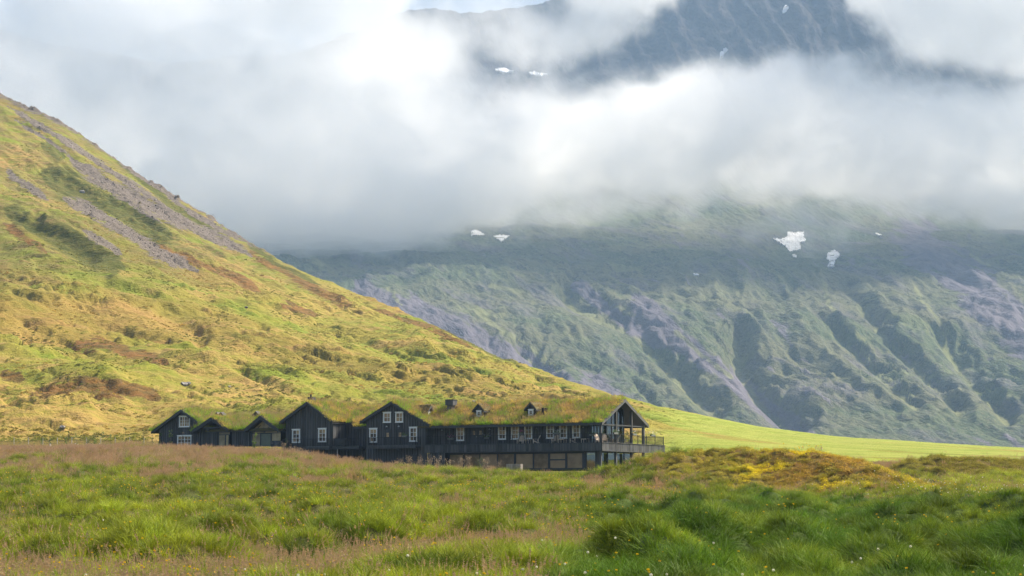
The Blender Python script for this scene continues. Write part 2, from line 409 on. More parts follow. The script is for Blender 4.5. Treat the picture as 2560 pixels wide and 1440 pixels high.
def build_hill():
    us = np.linspace(-640, 3300, 1000)
    tt = np.concatenate([np.linspace(0, 1, 590) ** 1.12, 1 + np.linspace(0.004, 0.55, 26)])
    U, T = np.meshgrid(us, tt)
    d1 = np.interp(U, _us, _d1)
    D = 330 + T * (d1 - 330)
    X = (U - 1280) / F * D / 0.9985
    Z, u, y, t = base_z(X, D)
    w = np.interp(U, [-1200, 1300, 1600, 1800, 3700], [1, 1, 0.6, 0.16, 0.14]) * sstep(0.0, 0.05, T) * (0.35 + 0.65 * sstep(1.0, 0.9, T))
    # fall-line (a) and contour (c) coordinates
    a = X * 0.80 - D * 0.60; c = X * 0.60 + D * 0.80
    wa = a + 9 * perlin(X / 45, D / 45, 61); wc = c + 9 * perlin(X / 40, D / 40, 62)
    roll = fbm(X / 95, D / 120, 3, 40) * 7.0 + fbm(wa / 60, wc / 22, 3, 41) * 2.6
    # soil-creep lobes: long gentle tread, short steep riser facing down the hill
    ph = (wa * 0.55 + 0.85 * D * -1.0) / 21.0 + 1.3 * fbm(X / 38, D / 38, 3, 43)
    saw = ph - np.floor(ph)
    riser = np.where(saw < 0.80, saw / 0.80, (1 - saw) / 0.20)
    lob = riser * 2.2 * sstep(-0.10, 0.30, fbm(X / 40, D / 45, 2, 44)) * np.interp(U, [-1200, 1500, 1800], [1, 1, 0.4])
    ph2 = (D + 0.25 * X) / -6.5 + 1.7 * fbm(X / 34, D / 14, 3, 53)
    sw2 = ph2 - np.floor(ph2)
    lob += np.where(sw2 < 0.72, sw2 / 0.72, (1 - sw2) / 0.28) * 0.85 * sstep(0.0, 0.30, fbm(X / 26, D / 22, 3, 54))
    patch = sstep(-0.05, 0.28, fbm(X / 40, D / 30, 3, 46))
    ys_ = (D + 0.3 * X)
    hum = (np.abs(perlin(X / 6.5 + .4 * perlin(X / 9, D / 9, 57), ys_ / 3.0, 45)) - 0.2) * 1.9 * patch + fbm(X / 16, ys_ / 8, 3, 55) * 1.0
    fine = fbm(X / 3.0, ys_ / 1.8, 2, 47) * 0.40
    up = sstep(720, 600, y) * sstep(900, 500, U)
    rib = ridged(c / 34 + 0.3 * perlin(X / 60, D / 60, 50), a / 210, 2, 48) * 4.0 * up
    dz = w * (roll + lob * (1 - 0.6 * up) + hum + fine + rib)
    shrub = np.zeros_like(Z); scree = np.zeros_like(Z); heath = np.zeros_like(Z)  # shrub mask also carries painted gully shade
    PXn, PYn = U, proj(X, D, Z + dz)[1] + 5 * perlin(X / 14, D / 14, 2)
    for pts, wd, dep in GULLY:
        s, fr = seg_dist(PXn, PYn, pts)
        endf = sstep(0, 0.12, fr) * sstep(1, 0.88, fr)
        dz -= dep * np.exp(-(s / wd) ** 2) * endf
    rs = random.Random(5)
    for _ in range(95):
        ux = rs.uniform(-100, 1480); lo_ = np.interp(ux, [0, 700, 1500], [700, 800, 985]); yy0 = rs.uniform(lo_, 1060); Lx = rs.uniform(25, 110); sl = rs.uniform(.08, .42)
        box_ = (np.abs(U - ux - Lx / 2) < Lx / 2 + 30) & (np.abs(PYn - yy0 - sl * Lx / 2) < 45 + sl * Lx / 2)
        if not box_.any(): continue
        s, fr = seg_dist(PXn[box_], PYn[box_], [(ux, yy0), (ux + Lx * .5, yy0 + sl * Lx * .5 + rs.uniform(-5, 5)), (ux + Lx, yy0 + sl * Lx)])
        dd_ = D[box_] / 520.0
        dz[box_] -= rs.uniform(.8, 1.7) * dd_ * np.exp(-(s / rs.uniform(3.0, 5.0)) ** 2) * sstep(0, .2, fr) * sstep(1, .8, fr)
    nz = fbm(a / 40, c / 7, 4, 70)
    for L, A, k in ((SCREE, scree, 0.5), (SHRUB_SHADE, shrub, 0.9), (HEATH, heath, 0.9)):
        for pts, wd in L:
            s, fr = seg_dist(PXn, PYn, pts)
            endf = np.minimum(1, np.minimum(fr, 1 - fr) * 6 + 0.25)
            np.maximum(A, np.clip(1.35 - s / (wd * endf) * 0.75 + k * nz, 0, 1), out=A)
    # stony crest line
    crest = np.exp(-((1.0 - T) / 0.012) ** 2) * sstep(760, 560, U)
    scree = np.maximum(scree, np.clip(crest * 0.9 + 0.5 * nz, 0, 1) * (crest > 0.05))
    dz += scree * fbm(X / 2.2, D / 2.2, 2, 71) * 0.9
    dz += crest * np.maximum(fbm(X / 5, D / 5, 3, 72), 0) * 3.0
    dz *= sstep(0.0, 0.02, T)
    pyf = proj(X, D, Z + dz)[1]
    upper = sstep(780, 620, pyf) * sstep(1000, 700, U)
    ochre = np.clip(sstep(900, 1000, pyf) * sstep(900, 300, U) * 0.55 + 0.5 * sstep(0.05, 0.4, fbm(X / 45, D / 60, 3, 77)), 0, 0.8) * sstep(1650, 1500, U)
    field = sstep(1560, 1720, U) * sstep(-0.25, 0.1, fbm(X / 40, D / 60, 3, 74) + 0.25)
    field = np.maximum(field, 0.8 * sstep(0.15, 0.45, fbm(X / 35, D / 35, 3, 75)) * sstep(1120, 1000, y) * 0)
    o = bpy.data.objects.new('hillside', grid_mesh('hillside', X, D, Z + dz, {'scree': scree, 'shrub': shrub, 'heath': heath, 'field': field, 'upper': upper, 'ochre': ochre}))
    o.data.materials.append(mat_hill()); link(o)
    tag(o, 'sunlit green and ochre hillside with scree strips behind the lodge', kind='structure')
    return X, D, Z + dz, U, T, scree

# ------------------------------------------------------------------ far mountain
def build_mountain():
    us = np.linspace(-700, 3400, 820); rows = 560
    lv_d = np.array([1750, 1950, 2250, 2500, 2800, 3100, 3400, 3800, 4050, 4350, 4700, 5100], float)
    lv_y = np.array([1235, 1190, 1110, 990, 850, 735, 655, 575, 500, 330, 120, -160], float)
    k = np.linspace(0, 11, rows)
    d = blur_axis(np.interp(k, np.arange(12), lv_d), 10, 0); yy = blur_axis(np.interp(k, np.arange(12), lv_y), 10, 0)
    crest_u = np.array([-900, 0, 90, 400, 700, 900, 960, 1000, 1080, 1200, 1340, 1420, 1500, 1700, 2000, 2560, 3500], float)
    crest_y = np.array([40, 66, 96, 150, 130, 70, 38, 22, 2, 13, 10, -20, -80, -190, -320, -420, -500], float)
    U, Kk = np.meshgrid(us, k)
    D = np.interp(Kk, k, d)
    y0 = np.interp(Kk, k, yy)
    cy_ = blur_axis(np.interp(us, crest_u, crest_y), 1.0, 0)[None, :]
    # squeeze the upper rows under the crest line
    hi = np.clip((575 - y0) / (575 + 160), 0, 1)
    y0 = np.where(y0 < 575, 575 + (cy_ - 575) * hi, y0)
    # the slope's foot drops to the right
    X = (U - 1280) / F * D
    Z = EYE + ytan(y0) * D
    a = X * 0.17 - D * 0.985; v = X * 0.985 + D * 0.17
    vw = v + 40 * fbm(X / 420, D / 420, 2, 83)
    low = sstep(1180, 1000, y0) * sstep(560, 720, y0)
    right = np.interp(U, [0, 1300, 1750, 3400], [0.35, 0.45, 1.0, 1.0])
    r1 = ridged(vw / 150, a / 900, 2, 81); r2 = ridged(vw / 62 + 7, a / 480, 3, 82); r3 = ridged(vw / 29 + 0.6 * perlin(X / 50, D / 50, 88), a / 190, 3, 89)
    dz = low * right * (r1 * 10 + r2 * 11) + low * (0.45 + 0.55 * right) * r3 * 9.5 + fbm(X / 300, D / 300, 3, 84, 0.36) * 16 * sstep(1230, 1050, y0)
    dz += ridged(X / 90 + D / 200, D / 90, 2, 85) * 2.0 + ridged(vw / 11 + 0.5 * perlin(X / 25, D / 25, 97), a / 110, 3, 86) * 2.8 + fbm(X / 9, D / 12, 3, 99, 0.6) * 0.9
    bench = sstep(560, 590, y0) * sstep(760, 690, y0)
    # low moraine walls on the bench and the hollow that holds the snow
    dz += bench * (ridged(X / 330 + D / 300, (D + 0.25 * X) / 120, 3, 87) * 9 + fbm(X / 140, D / 110, 3, 98) * 9)
    hx, hy = 2010, 635
    dz -= 36 * np.exp(-((U - hx) / 150) ** 2 - ((y0 - hy) / 42) ** 2)
    big = [([(1830, 790), (1850, 880), (1900, 960), (1990, 1040)], 34, 34), ([(1560, 800), (1640, 860), (1700, 930), (1790, 1010)], 26, 20),
           ([(1390, 690), (1440, 740), (1560, 790)], 30, 24), ([(1280, 840), (1340, 890), (1390, 940)], 20, 18), ([(1590, 950), (1640, 1010)], 10, 14),
           ([(2330, 780), (2400, 900), (2520, 1030)], 22, 20), ([(2140, 740), (2260, 870), (2400, 1010)], 20, 18), ([(2050, 770), (2150, 880), (2290, 1000)], 18, 14)]
    gully = np.zeros_like(Z)
    yq = proj(X, D, Z + dz)[1]
    for pts, wd, dep in big:
        s, fr = seg_dist(U + 10 * perlin(X / 40, D / 40, 90), yq, pts)
        dz -= 0.95 * dep * np.exp(-(s / wd) ** 2) * sstep(0, 0.2, fr)
        gully = np.maximum(gully, np.exp(-(s / (wd * 0.45)) ** 2) * sstep(0, 0.15, fr) * 0.9)
    gl = [([(1690, 830), (1760, 890), (1830, 945)], 9), ([(2060, 700), (2075, 760), (2140, 830), (2170, 860)], 8), ([(2430, 636), (2480, 665)], 7),
          ([(2290, 720), (2350, 800), (2440, 900)], 6), ([(1185, 770), (1230, 810), (1330, 870), (1400, 930)], 9), ([(2150, 870), (2200, 930), (2280, 990)], 6),
          ([(740, 625), (800, 660)], 12), ([(970, 720), (1000, 760)], 8), ([(1230, 715), (1300, 730)], 9)]
    yq = proj(X, D, Z + dz)[1]
    for pts, wd in gl:
        s, fr = seg_dist(U + 8 * perlin(X / 30, D / 30, 91), yq, pts)
        gully = np.maximum(gully, np.exp(-(s / wd) ** 2))
    gully = np.maximum(gully, sstep(-0.3, -0.8, r2) * low * right * 0.4)
    sc_l = [([(900, 735), (1100, 800), (1300, 900), (1500, 985), (1620, 1050)], 34), ([(1600, 760), (1700, 860), (1860, 970), (2010, 1090)], 30),
            ([(2300, 600), (2450, 720), (2600, 860)], 60), ([(1450, 720), (1520, 770), (1640, 850)], 20)]
    scree = np.zeros_like(Z)
    nz = fbm(vw / 30, a / 200, 4, 92)
    for pts, wd in sc_l:
        s, fr = seg_dist(U, yq, pts)
        scree = np.maximum(scree, np.clip(1.2 - s / wd * 0.8 + nz * 0.7, 0, 1))
    scree = np.maximum(scree, 0.6 * sstep(0.1, 0.6, nz) * right)
    rock = sstep(470, 380, y0)
    dz += rock * (ridged(vw / 55, D / 300, 4, 95) * 30 + ridged(D / 45, X / 200, 3, 96) * 18) * np.interp(U, [0, 1400, 1700], [0.15, 0.3, 1])
    Z = Z + dz * sstep(0, 0.6, Kk)
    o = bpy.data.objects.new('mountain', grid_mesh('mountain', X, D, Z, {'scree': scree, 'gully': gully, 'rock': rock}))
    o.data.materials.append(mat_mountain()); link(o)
    tag(o, 'hazy blue green mountain with gullies rising into cloud', kind='structure')
    return X, D, Z

def build_valley():
    n = 60
    X, Y = np.meshgrid(np.linspace(-16000, 16000, n), np.linspace(-9000, 23000, n))
    Z = np.full_like(X, -9.0) - 30 * sstep(400, 1500, Y) + np.where(np.hypot(X, Y) > 900, fbm(X / 2500, Y / 2500, 3, 200) * 12 - 6, 0)
    o = bpy.data.objects.new('valley_floor', grid_mesh('valley_floor', X, Y, Z)); link(o)
    m, t, b = new_mat('valley_grass'); p = t.pos()
    t.put(b.inputs['Base Color'], t.mix(t.noise(p, 0.01, 5), (0.06, 0.075, 0.022, 1), (0.12, 0.115, 0.04, 1))); b.inputs['Roughness'].default_value = 0.95
    o.data.materials.append(m); tag(o, 'flat grassy valley floor around the meadow', kind='structure')

build_valley()
meadow = build_meadow()
HILL = build_hill()
MTN = build_mountain()

# ------------------------------------------------------------------ cloud bank (volume) and haze
def build_cloud():
    Yc = 3490.0
    nx, nz = 230, 120
    px0, px1, py0, py1 = -900.0, 3460.0, 760.0, -360.0
    k = Yc / F
    x0, x1 = (px0 - 1280) * k, (px1 - 1280) * k
    z0, z1 = EYE + (1240 - py0) * k, EYE + (1240 - py1) * k
    PX, PY = np.meshgrid(np.linspace(px0, px1, nx), np.linspace(py0, py1, nz))
    # underside of the bank, rounded tops, and the gap through which the cliffs show (photograph rows)
    bot = np.interp(PX, [-900, 400, 650, 1000, 1200, 1350, 1500, 1620, 1800, 2000, 2250, 2560, 3460], [660, 650, 634, 616, 580, 560, 532, 492, 508, 530, 540, 556, 570])
    bot = bot + 26 * perlin(PX / 210.0, PX * 0 + 3.3, 811) + 12 * perlin(PX / 70.0, PX * 0 + 1.7, 812)
    m = (bot + 46 - PY) / 105.0
    hole_top = np.interp(PX, [1180, 1300, 1450, 1560, 1640, 1750, 1850, 2060, 2150, 2240, 2330, 2400], [172, 150, 118, 72, 10, -160, -420, -420, -30, 70, 135, 170])
    hole_bot = np.interp(PX, [1180, 1260, 1420, 1560, 1640, 1700, 1800, 1950, 2050, 2150, 2260, 2330, 2400], [170, 178, 184, 182, 166, 150, 142, 124, 142, 172, 190, 184, 172])
    gap = np.minimum(PY - hole_top, hole_bot - PY)
    soft = np.interp(PX, [1180, 1500, 1700, 2050, 2400], [95, 85, 50, 40, 60])
    hm = np.maximum(1.12 - (gap + 6) / soft, np.interp(PX, [1200, 1560, 1700, 2080, 2250], [0.75, 0.62, -0.5, -0.5, 0.25]))
    m = np.minimum(m, hm)
    # thin veil over the far ridge at the top
    w = sstep(900, 1060, PX) * sstep(1620, 1380, PX) * sstep(120, 60, PY)
    m = m * (1 - w) + np.minimum(m, np.interp(PY, [-60, 0, 45, 110], [0.6, 0.85, 1.2, 1.8])) * w
    m = np.minimum(m, np.interp(PY, [-350, -200], [-0.8, 3.0]))
    m = np.minimum(m, np.interp(PX, [-900, -700, 3300, 3460], [-0.5, 3, 3, -0.5]))
    w = sstep(170, 20, PX) * sstep(120, 20, PY)
    m = m * (1 - w) + np.minimum(m, np.interp(PY, [0, 60, 130], [0.3, 0.6, 1.2])) * w
    m = m + 1.3 * sstep(1240, 860, PX) * sstep(20, 130, PY + 0.12 * (1240 - PX))
    m = np.clip(m, -1.2, 2.6)
    XX = x0 + (PX - px0) * k; ZZ = z0 + (py0 - PY) * k
    me = bpy.data.meshes.new('cloud_bank')
    me.vertices.add(nx * nz)
    me.vertices.foreach_set('co', np.stack([XX, np.full_like(XX, Yc), ZZ], -1).ravel().astype(np.float32))
    at_ = me.attributes.new('cover', 'FLOAT', 'POINT'); at_.data.foreach_set('value', m.ravel().astype(np.float32))
    o = bpy.data.objects.new('cloud_bank', me); link(o)
    tag(o, 'bank of low white cloud lying across the mountain', kind='stuff')
    ng = bpy.data.node_groups.new('cloud_bank', 'GeometryNodeTree')
    ng.interface.new_socket('Geometry', in_out='INPUT', socket_type='NodeSocketGeometry')
    ng.interface.new_socket('Geometry', in_out='OUTPUT', socket_type='NodeSocketGeometry')
    t = NT(ng)
    gi = t.node('NodeGroupInput'); go = t.node('NodeGroupOutput')
    pos = t.node('GeometryNodeInputPosition').outputs[0]
    ya, yb = 3230.0, 4020.0
    def vm(op, a, b=None, out=0):
        n = t.node('ShaderNodeVectorMath', operation=op); t.put(n.inputs[0], a)
        if b is not None: t.put(n.inputs[1], b)
        return n.outputs[out]
    def nz_(scale, detail, off=(0, 0, 0), stretch=(1, 1, 1), rough=0.55):
        n = t.node('ShaderNodeTexNoise')
        t.put(n.inputs['Vector'], vm('MULTIPLY', vm('ADD', pos, off), stretch)); n.inputs['Scale'].default_value = scale; n.inputs['Detail'].default_value = detail; n.inputs['Roughness'].default_value = rough
        return n
    warp = nz_(0.008, 4, (300, 0, 0), (1, 0.35, 1)).outputs['Color']
    wp = vm('ADD', pos, vm('MULTIPLY', vm('SUBTRACT', warp, (0.5, 0.5, 0.5)), (150, 0, 120)))
    sp = t.node('ShaderNodeSeparateXYZ'); t.put(sp.inputs[0], wp)
    ix = t.math('ROUND', t.math('MULTIPLY', t.math('SUBTRACT', sp.outputs[0], x0), (nx - 1) / (x1 - x0)))
    iz = t.math('ROUND', t.math('MULTIPLY', t.math('SUBTRACT', sp.outputs[2], z0), (nz - 1) / (z1 - z0)))
    ix = t.math('MINIMUM', t.math('MAXIMUM', ix, 0.0), nx - 1.0); iz = t.math('MINIMUM', t.math('MAXIMUM', iz, 0.0), nz - 1.0)
    idx = t.math('ADD', t.math('MULTIPLY', iz, float(nx)), ix)
    si = t.node('GeometryNodeSampleIndex', data_type='FLOAT', domain='POINT')
    na = t.node('GeometryNodeInputNamedAttribute', data_type='FLOAT'); na.inputs['Name'].default_value = 'cover'
    t.put(si.inputs[0], gi.outputs[0]); t.put(si.inputs['Value'], na.outputs[0]); t.put(si.inputs['Index'], idx)
    cov = si.outputs[0]
    n1 = nz_(0.0088, 7, (0, 0, 0), (0.75, 0.35, 1.15), 0.62).outputs[0]
    n2 = nz_(0.0026, 3, (900, 0, 200), (0.8, 0.4, 1.3)).outputs[0]
    n3 = nz_(0.0042, 3, (50, 0, 700), (0.8, 0.0, 1.1)).outputs[0]
    # thin towards the front and back faces of the bank
    py_ = t.node('ShaderNodeSeparateXYZ'); t.put(py_.inputs[0], pos)
    q = t.math('MULTIPLY', t.math('ADD', t.math('SUBTRACT', py_.outputs[1], 3500.0), t.math('MULTIPLY', t.math('SUBTRACT', n3, 0.5), 330.0)), 1.0 / 180.0)
    # the lower bank reaches back to the mountain face
    lowb = t.node('ShaderNodeMapRange'); t.put(lowb.inputs[0], py_.outputs[2]); lowb.inputs[1].default_value = 760.0; lowb.inputs[2].default_value = 620.0
    back = t.math('MULTIPLY', t.math('GREATER_THAN', q, 0.0), lowb.outputs[0])
    q = t.math('MULTIPLY', q, t.math('SUBTRACT', 1.0, t.math('MULTIPLY', back, 0.72)))
    q = t.math('POWER', t.math('ABSOLUTE', q), 2.5)
    s = t.math('ADD', cov, t.math('MULTIPLY', t.math('SUBTRACT', n1, 0.5), 5.2))
    s = t.math('ADD', s, t.math('MULTIPLY', t.math('SUBTRACT', n2, 0.5), 2.2))
    s = t.math('SUBTRACT', s, t.math('MULTIPLY', q, 4.5))
    r = t.node('ShaderNodeMapRange', interpolation_type='SMOOTHSTEP'); t.put(r.inputs[0], s); r.inputs[1].default_value = -0.25; r.inputs[2].default_value = 1.9
    dn = t.math('MULTIPLY', t.math('POWER', r.outputs[0], 1.5), 0.0100)
    vc = t.node('GeometryNodeVolumeCube')
    t.put(vc.inputs['Density'], dn)
    vc.inputs['Min'].default_value = (x0, ya, z0); vc.inputs['Max'].default_value = (x1, yb, z1)
    vc.inputs['Resolution X'].default_value = 480; vc.inputs['Resolution Y'].default_value = 72; vc.inputs['Resolution Z'].default_value = 148
    sm = t.node('GeometryNodeSetMaterial')
    m_ = bpy.data.materials.new('cloud_vapour'); m_.use_nodes = True
    mt = NT(m_.node_tree); mt.n.remove(m_.node_tree.nodes['Principled BSDF'])
    pv = mt.node('ShaderNodeVolumePrincipled'); pv.inputs['Color'].default_value = (1.0, 1.0, 1.0, 1); pv.inputs['Anisotropy'].default_value = -0.12
    pv.inputs['Density'].default_value = 1.0
    mt.l.new(pv.outputs[0], m_.node_tree.nodes['Material Output'].inputs['Volume'])
    sm.inputs['Material'].default_value = m_
    t.l.new(vc.outputs[0], sm.inputs[0]); t.l.new(sm.outputs[0], go.inputs[0])
    me.materials.append(m_)
    md = o.modifiers.new('cloud', 'NODES'); md.node_group = ng
    return o

def build_haze():
    bm = bmesh.new(); bmesh.ops.create_cube(bm, size=1.0)
    me = bpy.data.meshes.new('haze'); bm.to_mesh(me); bm.free()
    o = bpy.data.objects.new('haze', me); link(o)
    o.scale = (36000, 36000, 1900); o.location = (0, 7000, 1900 / 2 - 75)
    m = bpy.data.materials.new('haze_air'); m.use_nodes = True
    t = NT(m.node_tree); t.n.remove(m.node_tree.nodes['Principled BSDF'])
    pv = t.node('ShaderNodeVolumePrincipled'); pv.inputs['Color'].default_value = (0.44, 0.67, 1.0, 1); pv.inputs['Density'].default_value = 0.74e-4
    pv.inputs['Anisotropy'].default_value = 0.1
    t.l.new(pv.outputs[0], m.node_tree.nodes['Material Output'].inputs['Volume'])
    me.materials.append(m); tag(o, 'thin blue haze filling the valley air', kind='stuff')

build_cloud()
build_haze()

# ------------------------------------------------------------------ grass and leaf prototypes, scattering
def grass_mat(name, seed=(0.42, 0.275, 0.19), trans=0.38):
    m = bpy.data.materials.new(name); m.use_nodes = True
    t = NT(m.node_tree); t.n.remove(m.node_tree.nodes['Principled BSDF'])
    tint = t.attr('tint', 'INSTANCER', 0)
    rnd = t.attr('rnd'); head = t.attr('head')
    c = t.mix(t.ramp(rnd, 0.0, 1.0), (0.62, 0.62, 0.62, 1), (1.45, 1.38, 1.2, 1))
    c = t.mix(1.0, tint, c, 'MULTIPLY')
    c = t.mix(head, c, tuple(seed) + (1,))
    c = t.mix(1.0, c, (ALB, ALB, ALB, 1), 'MULTIPLY')
    d = t.node('ShaderNodeBsdfDiffuse'); t.put(d.inputs[0], c)
    tr = t.node('ShaderNodeBsdfTranslucent'); t.put(tr.inputs[0], t.mix(1.0, c, (1.15, 1.1, 0.75, 1), 'MULTIPLY'))
    g = t.node('ShaderNodeBsdfGlossy'); g.inputs['Roughness'].default_value = 0.55; g.inputs['Color'].default_value = (0.6, 0.65, 0.55, 1)
    ms = t.node('ShaderNodeMixShader'); ms.inputs[0].default_value = trans
    t.l.new(d.outputs[0], ms.inputs[1]); t.l.new(tr.outputs[0], ms.inputs[2])
    m2 = t.node('ShaderNodeMixShader'); m2.inputs[0].default_value = 0.035
    t.l.new(ms.outputs[0], m2.inputs[1]); t.l.new(g.outputs[0], m2.inputs[2])
    t.l.new(m2.outputs[0], m.node_tree.nodes['Material Output'].inputs['Surface'])
    return m

GRASS = grass_mat('grass_blades')
GRASS_L = grass_mat('lush_grass_blades', trans=0.24)
LEAF = grass_mat('shrub_leaves', trans=0.4)

def mesh_from(name, V, Fc, attrs=None, mats=()):
    me = bpy.data.meshes.new(name); me.from_pydata([tuple(v) for v in V], [], Fc)
    for k, v in (attrs or {}).items():
        a = me.attributes.new(k, 'FLOAT', 'POINT'); a.data.foreach_set('value', np.array(v, np.float32))
    for m in mats: me.materials.append(m)
    me.update(); return me

def tuft(name, n, radius, height, width, arch, seeds=0, mat=None, rs=1, seg=3):
    R = random.Random(rs); V = []; Fc = []; rnd = []; head = []
    for i in range(n):
        a = R.uniform(0, 2 * math.pi); r = radius * math.sqrt(R.random())
        bx, by = r * math.cos(a), r * math.sin(a)
        da = a + R.uniform(-0.7, 0.7); lean = arch * R.uniform(0.35, 1.2); h = height * R.uniform(0.6, 1.15); w = width * R.uniform(0.7, 1.2)
        wa = R.uniform(0, math.pi); wx, wy = math.cos(wa) * w / 2, math.sin(wa) * w / 2
        q = R.random(); k0 = len(V)
        for s in range(seg + 1):
            f = s / seg
            ox = lean * h * f * f; z = h * (f - 0.28 * lean * f * f)
            x, y = bx + math.cos(da) * ox, by + math.sin(da) * ox
            k = (1 - f * 0.92)
            V += [(x - wx * k, y - wy * k, z), (x + wx * k, y + wy * k, z)]; rnd += [q, q]; head += [0, 0]
        for s in range(seg): Fc.append((k0 + 2 * s, k0 + 2 * s + 1, k0 + 2 * s + 3, k0 + 2 * s + 2))
    for i in range(seeds):
        a = R.uniform(0, 2 * math.pi); r = radius * 1.1 * math.sqrt(R.random()); h = height * R.uniform(1.15, 1.75)
        da = R.uniform(0, 2 * math.pi); lx, ly = 0.16 * h * math.cos(da), 0.16 * h * math.sin(da)
        bx, by = r * math.cos(a), r * math.sin(a); q = R.random(); w = width * 0.28
        k0 = len(V)
        V += [(bx - w, by, 0), (bx + w, by, 0), (bx + lx + w, by + ly, h), (bx + lx - w, by + ly, h)]; rnd += [q] * 4; head += [0.6] * 4
        Fc.append((k0, k0 + 1, k0 + 2, k0 + 3))
        for j in range(5):                       # loose panicle
            f = 0.78 + 0.07 * j; px, py, pz = bx + lx * f, by + ly * f, h * f
            s = height * (0.085 - 0.011 * j); an = R.uniform(0, 6.28); k0 = len(V)
            cx, cy_ = math.cos(an), math.sin(an)
            V += [(px - cx * s, py - cy_ * s, pz), (px, py, pz - s * 0.35), (px + cx * s, py + cy_ * s, pz + s * 0.5), (px, py, pz + s * 0.9)]
            rnd += [q] * 4; head += [1.0] * 4; Fc.append((k0, k0 + 1, k0 + 2, k0 + 3))
    return mesh_from(name, V, Fc, {'rnd': rnd, 'head': head}, [mat or GRASS])

def leaf_clump(name, n, rx, rz, size, rs=1, mat=None, flat=0.6):
    R = random.Random(rs); V = []; Fc = []; rnd = []
    for i in range(n):
        a = R.uniform(0, 6.283); c = R.uniform(0.0, 1.0); r = (0.55 + 0.45 * R.random())
        x, y, z = rx * r * math.cos(a) * math.sqrt(1 - c * c), rx * r * math.sin(a) * math.sqrt(1 - c * c), rz * r * c + 0.02
        nrm = Vector((R.uniform(-1, 1), R.uniform(-1, 1), R.uniform(0, 1.4) * (1 + flat))).normalized()
        t1 = nrm.orthogonal().normalized(); t2 = nrm.cross(t1); s = size * R.uniform(0.6, 1.2)
        p = Vector((x, y, z)); k0 = len(V); q = R.random()
        V += [p - t1 * s, p + t2 * s * 0.55, p + t1 * s, p - t2 * s * 0.55]; rnd += [q] * 4; Fc.append((k0, k0 + 1, k0 + 2, k0 + 3))
    return mesh_from(name, V, Fc, {'rnd': rnd, 'head': [0.0] * len(V)}, [mat or LEAF])

def bloom(name, kind):
    V = []; Fc = []; head = []; rnd = []
    def q4(pts, h):
        k0 = len(V); V.extend(pts); Fc.append(tuple(range(k0, k0 + len(pts)))); head.extend([h] * len(pts)); rnd.extend([0.5] * len(pts))
    h = 0.42
    q4([(-.004, 0, 0), (.004, 0, 0), (.004, 0, h), (-.004, 0, h)], 0)
    if kind == 'yellow':
        for i in range(8):
            a = i * math.pi / 4; c, s = math.cos(a), math.sin(a); c2, s2 = math.cos(a + .5), math.sin(a + .5); c3, s3 = math.cos(a - .5), math.sin(a - .5)
            q4([(0, 0, h), (.026 * c3, .026 * s3, h + .012), (.036 * c, .036 * s, h + .014), (.026 * c2, .026 * s2, h + .012)], 1)
        for i in range(4):
            a = i * math.pi / 4; c, s = math.cos(a), math.sin(a)
            q4([(-.028 * c, -.028 * s, h - .008), (.028 * c, .028 * s, h - .008), (.022 * c, .022 * s, h + .02), (-.022 * c, -.022 * s, h + .02)], 1)
    else:
        R = random.Random(5)
        for i in range(9):
            d = Vector((R.uniform(-1, 1), R.uniform(-1, 1), R.uniform(-1, .8))).normalized(); o = d.orthogonal().normalized(); o2 = d.cross(o)
            p = Vector((0, 0, h)) + d * 0.02; s = .026
            q4([tuple(p - o * s), tuple(p + o2 * s), tuple(p + o * s), tuple(p - o2 * s)], 1)
    m = grass_mat('petals_' + kind, (0.80, 0.56, 0.02) if kind == 'yellow' else (0.82, 0.80, 0.76), 0.35)
    return mesh_from(name, V, Fc, {'rnd': rnd, 'head': head}, [m])

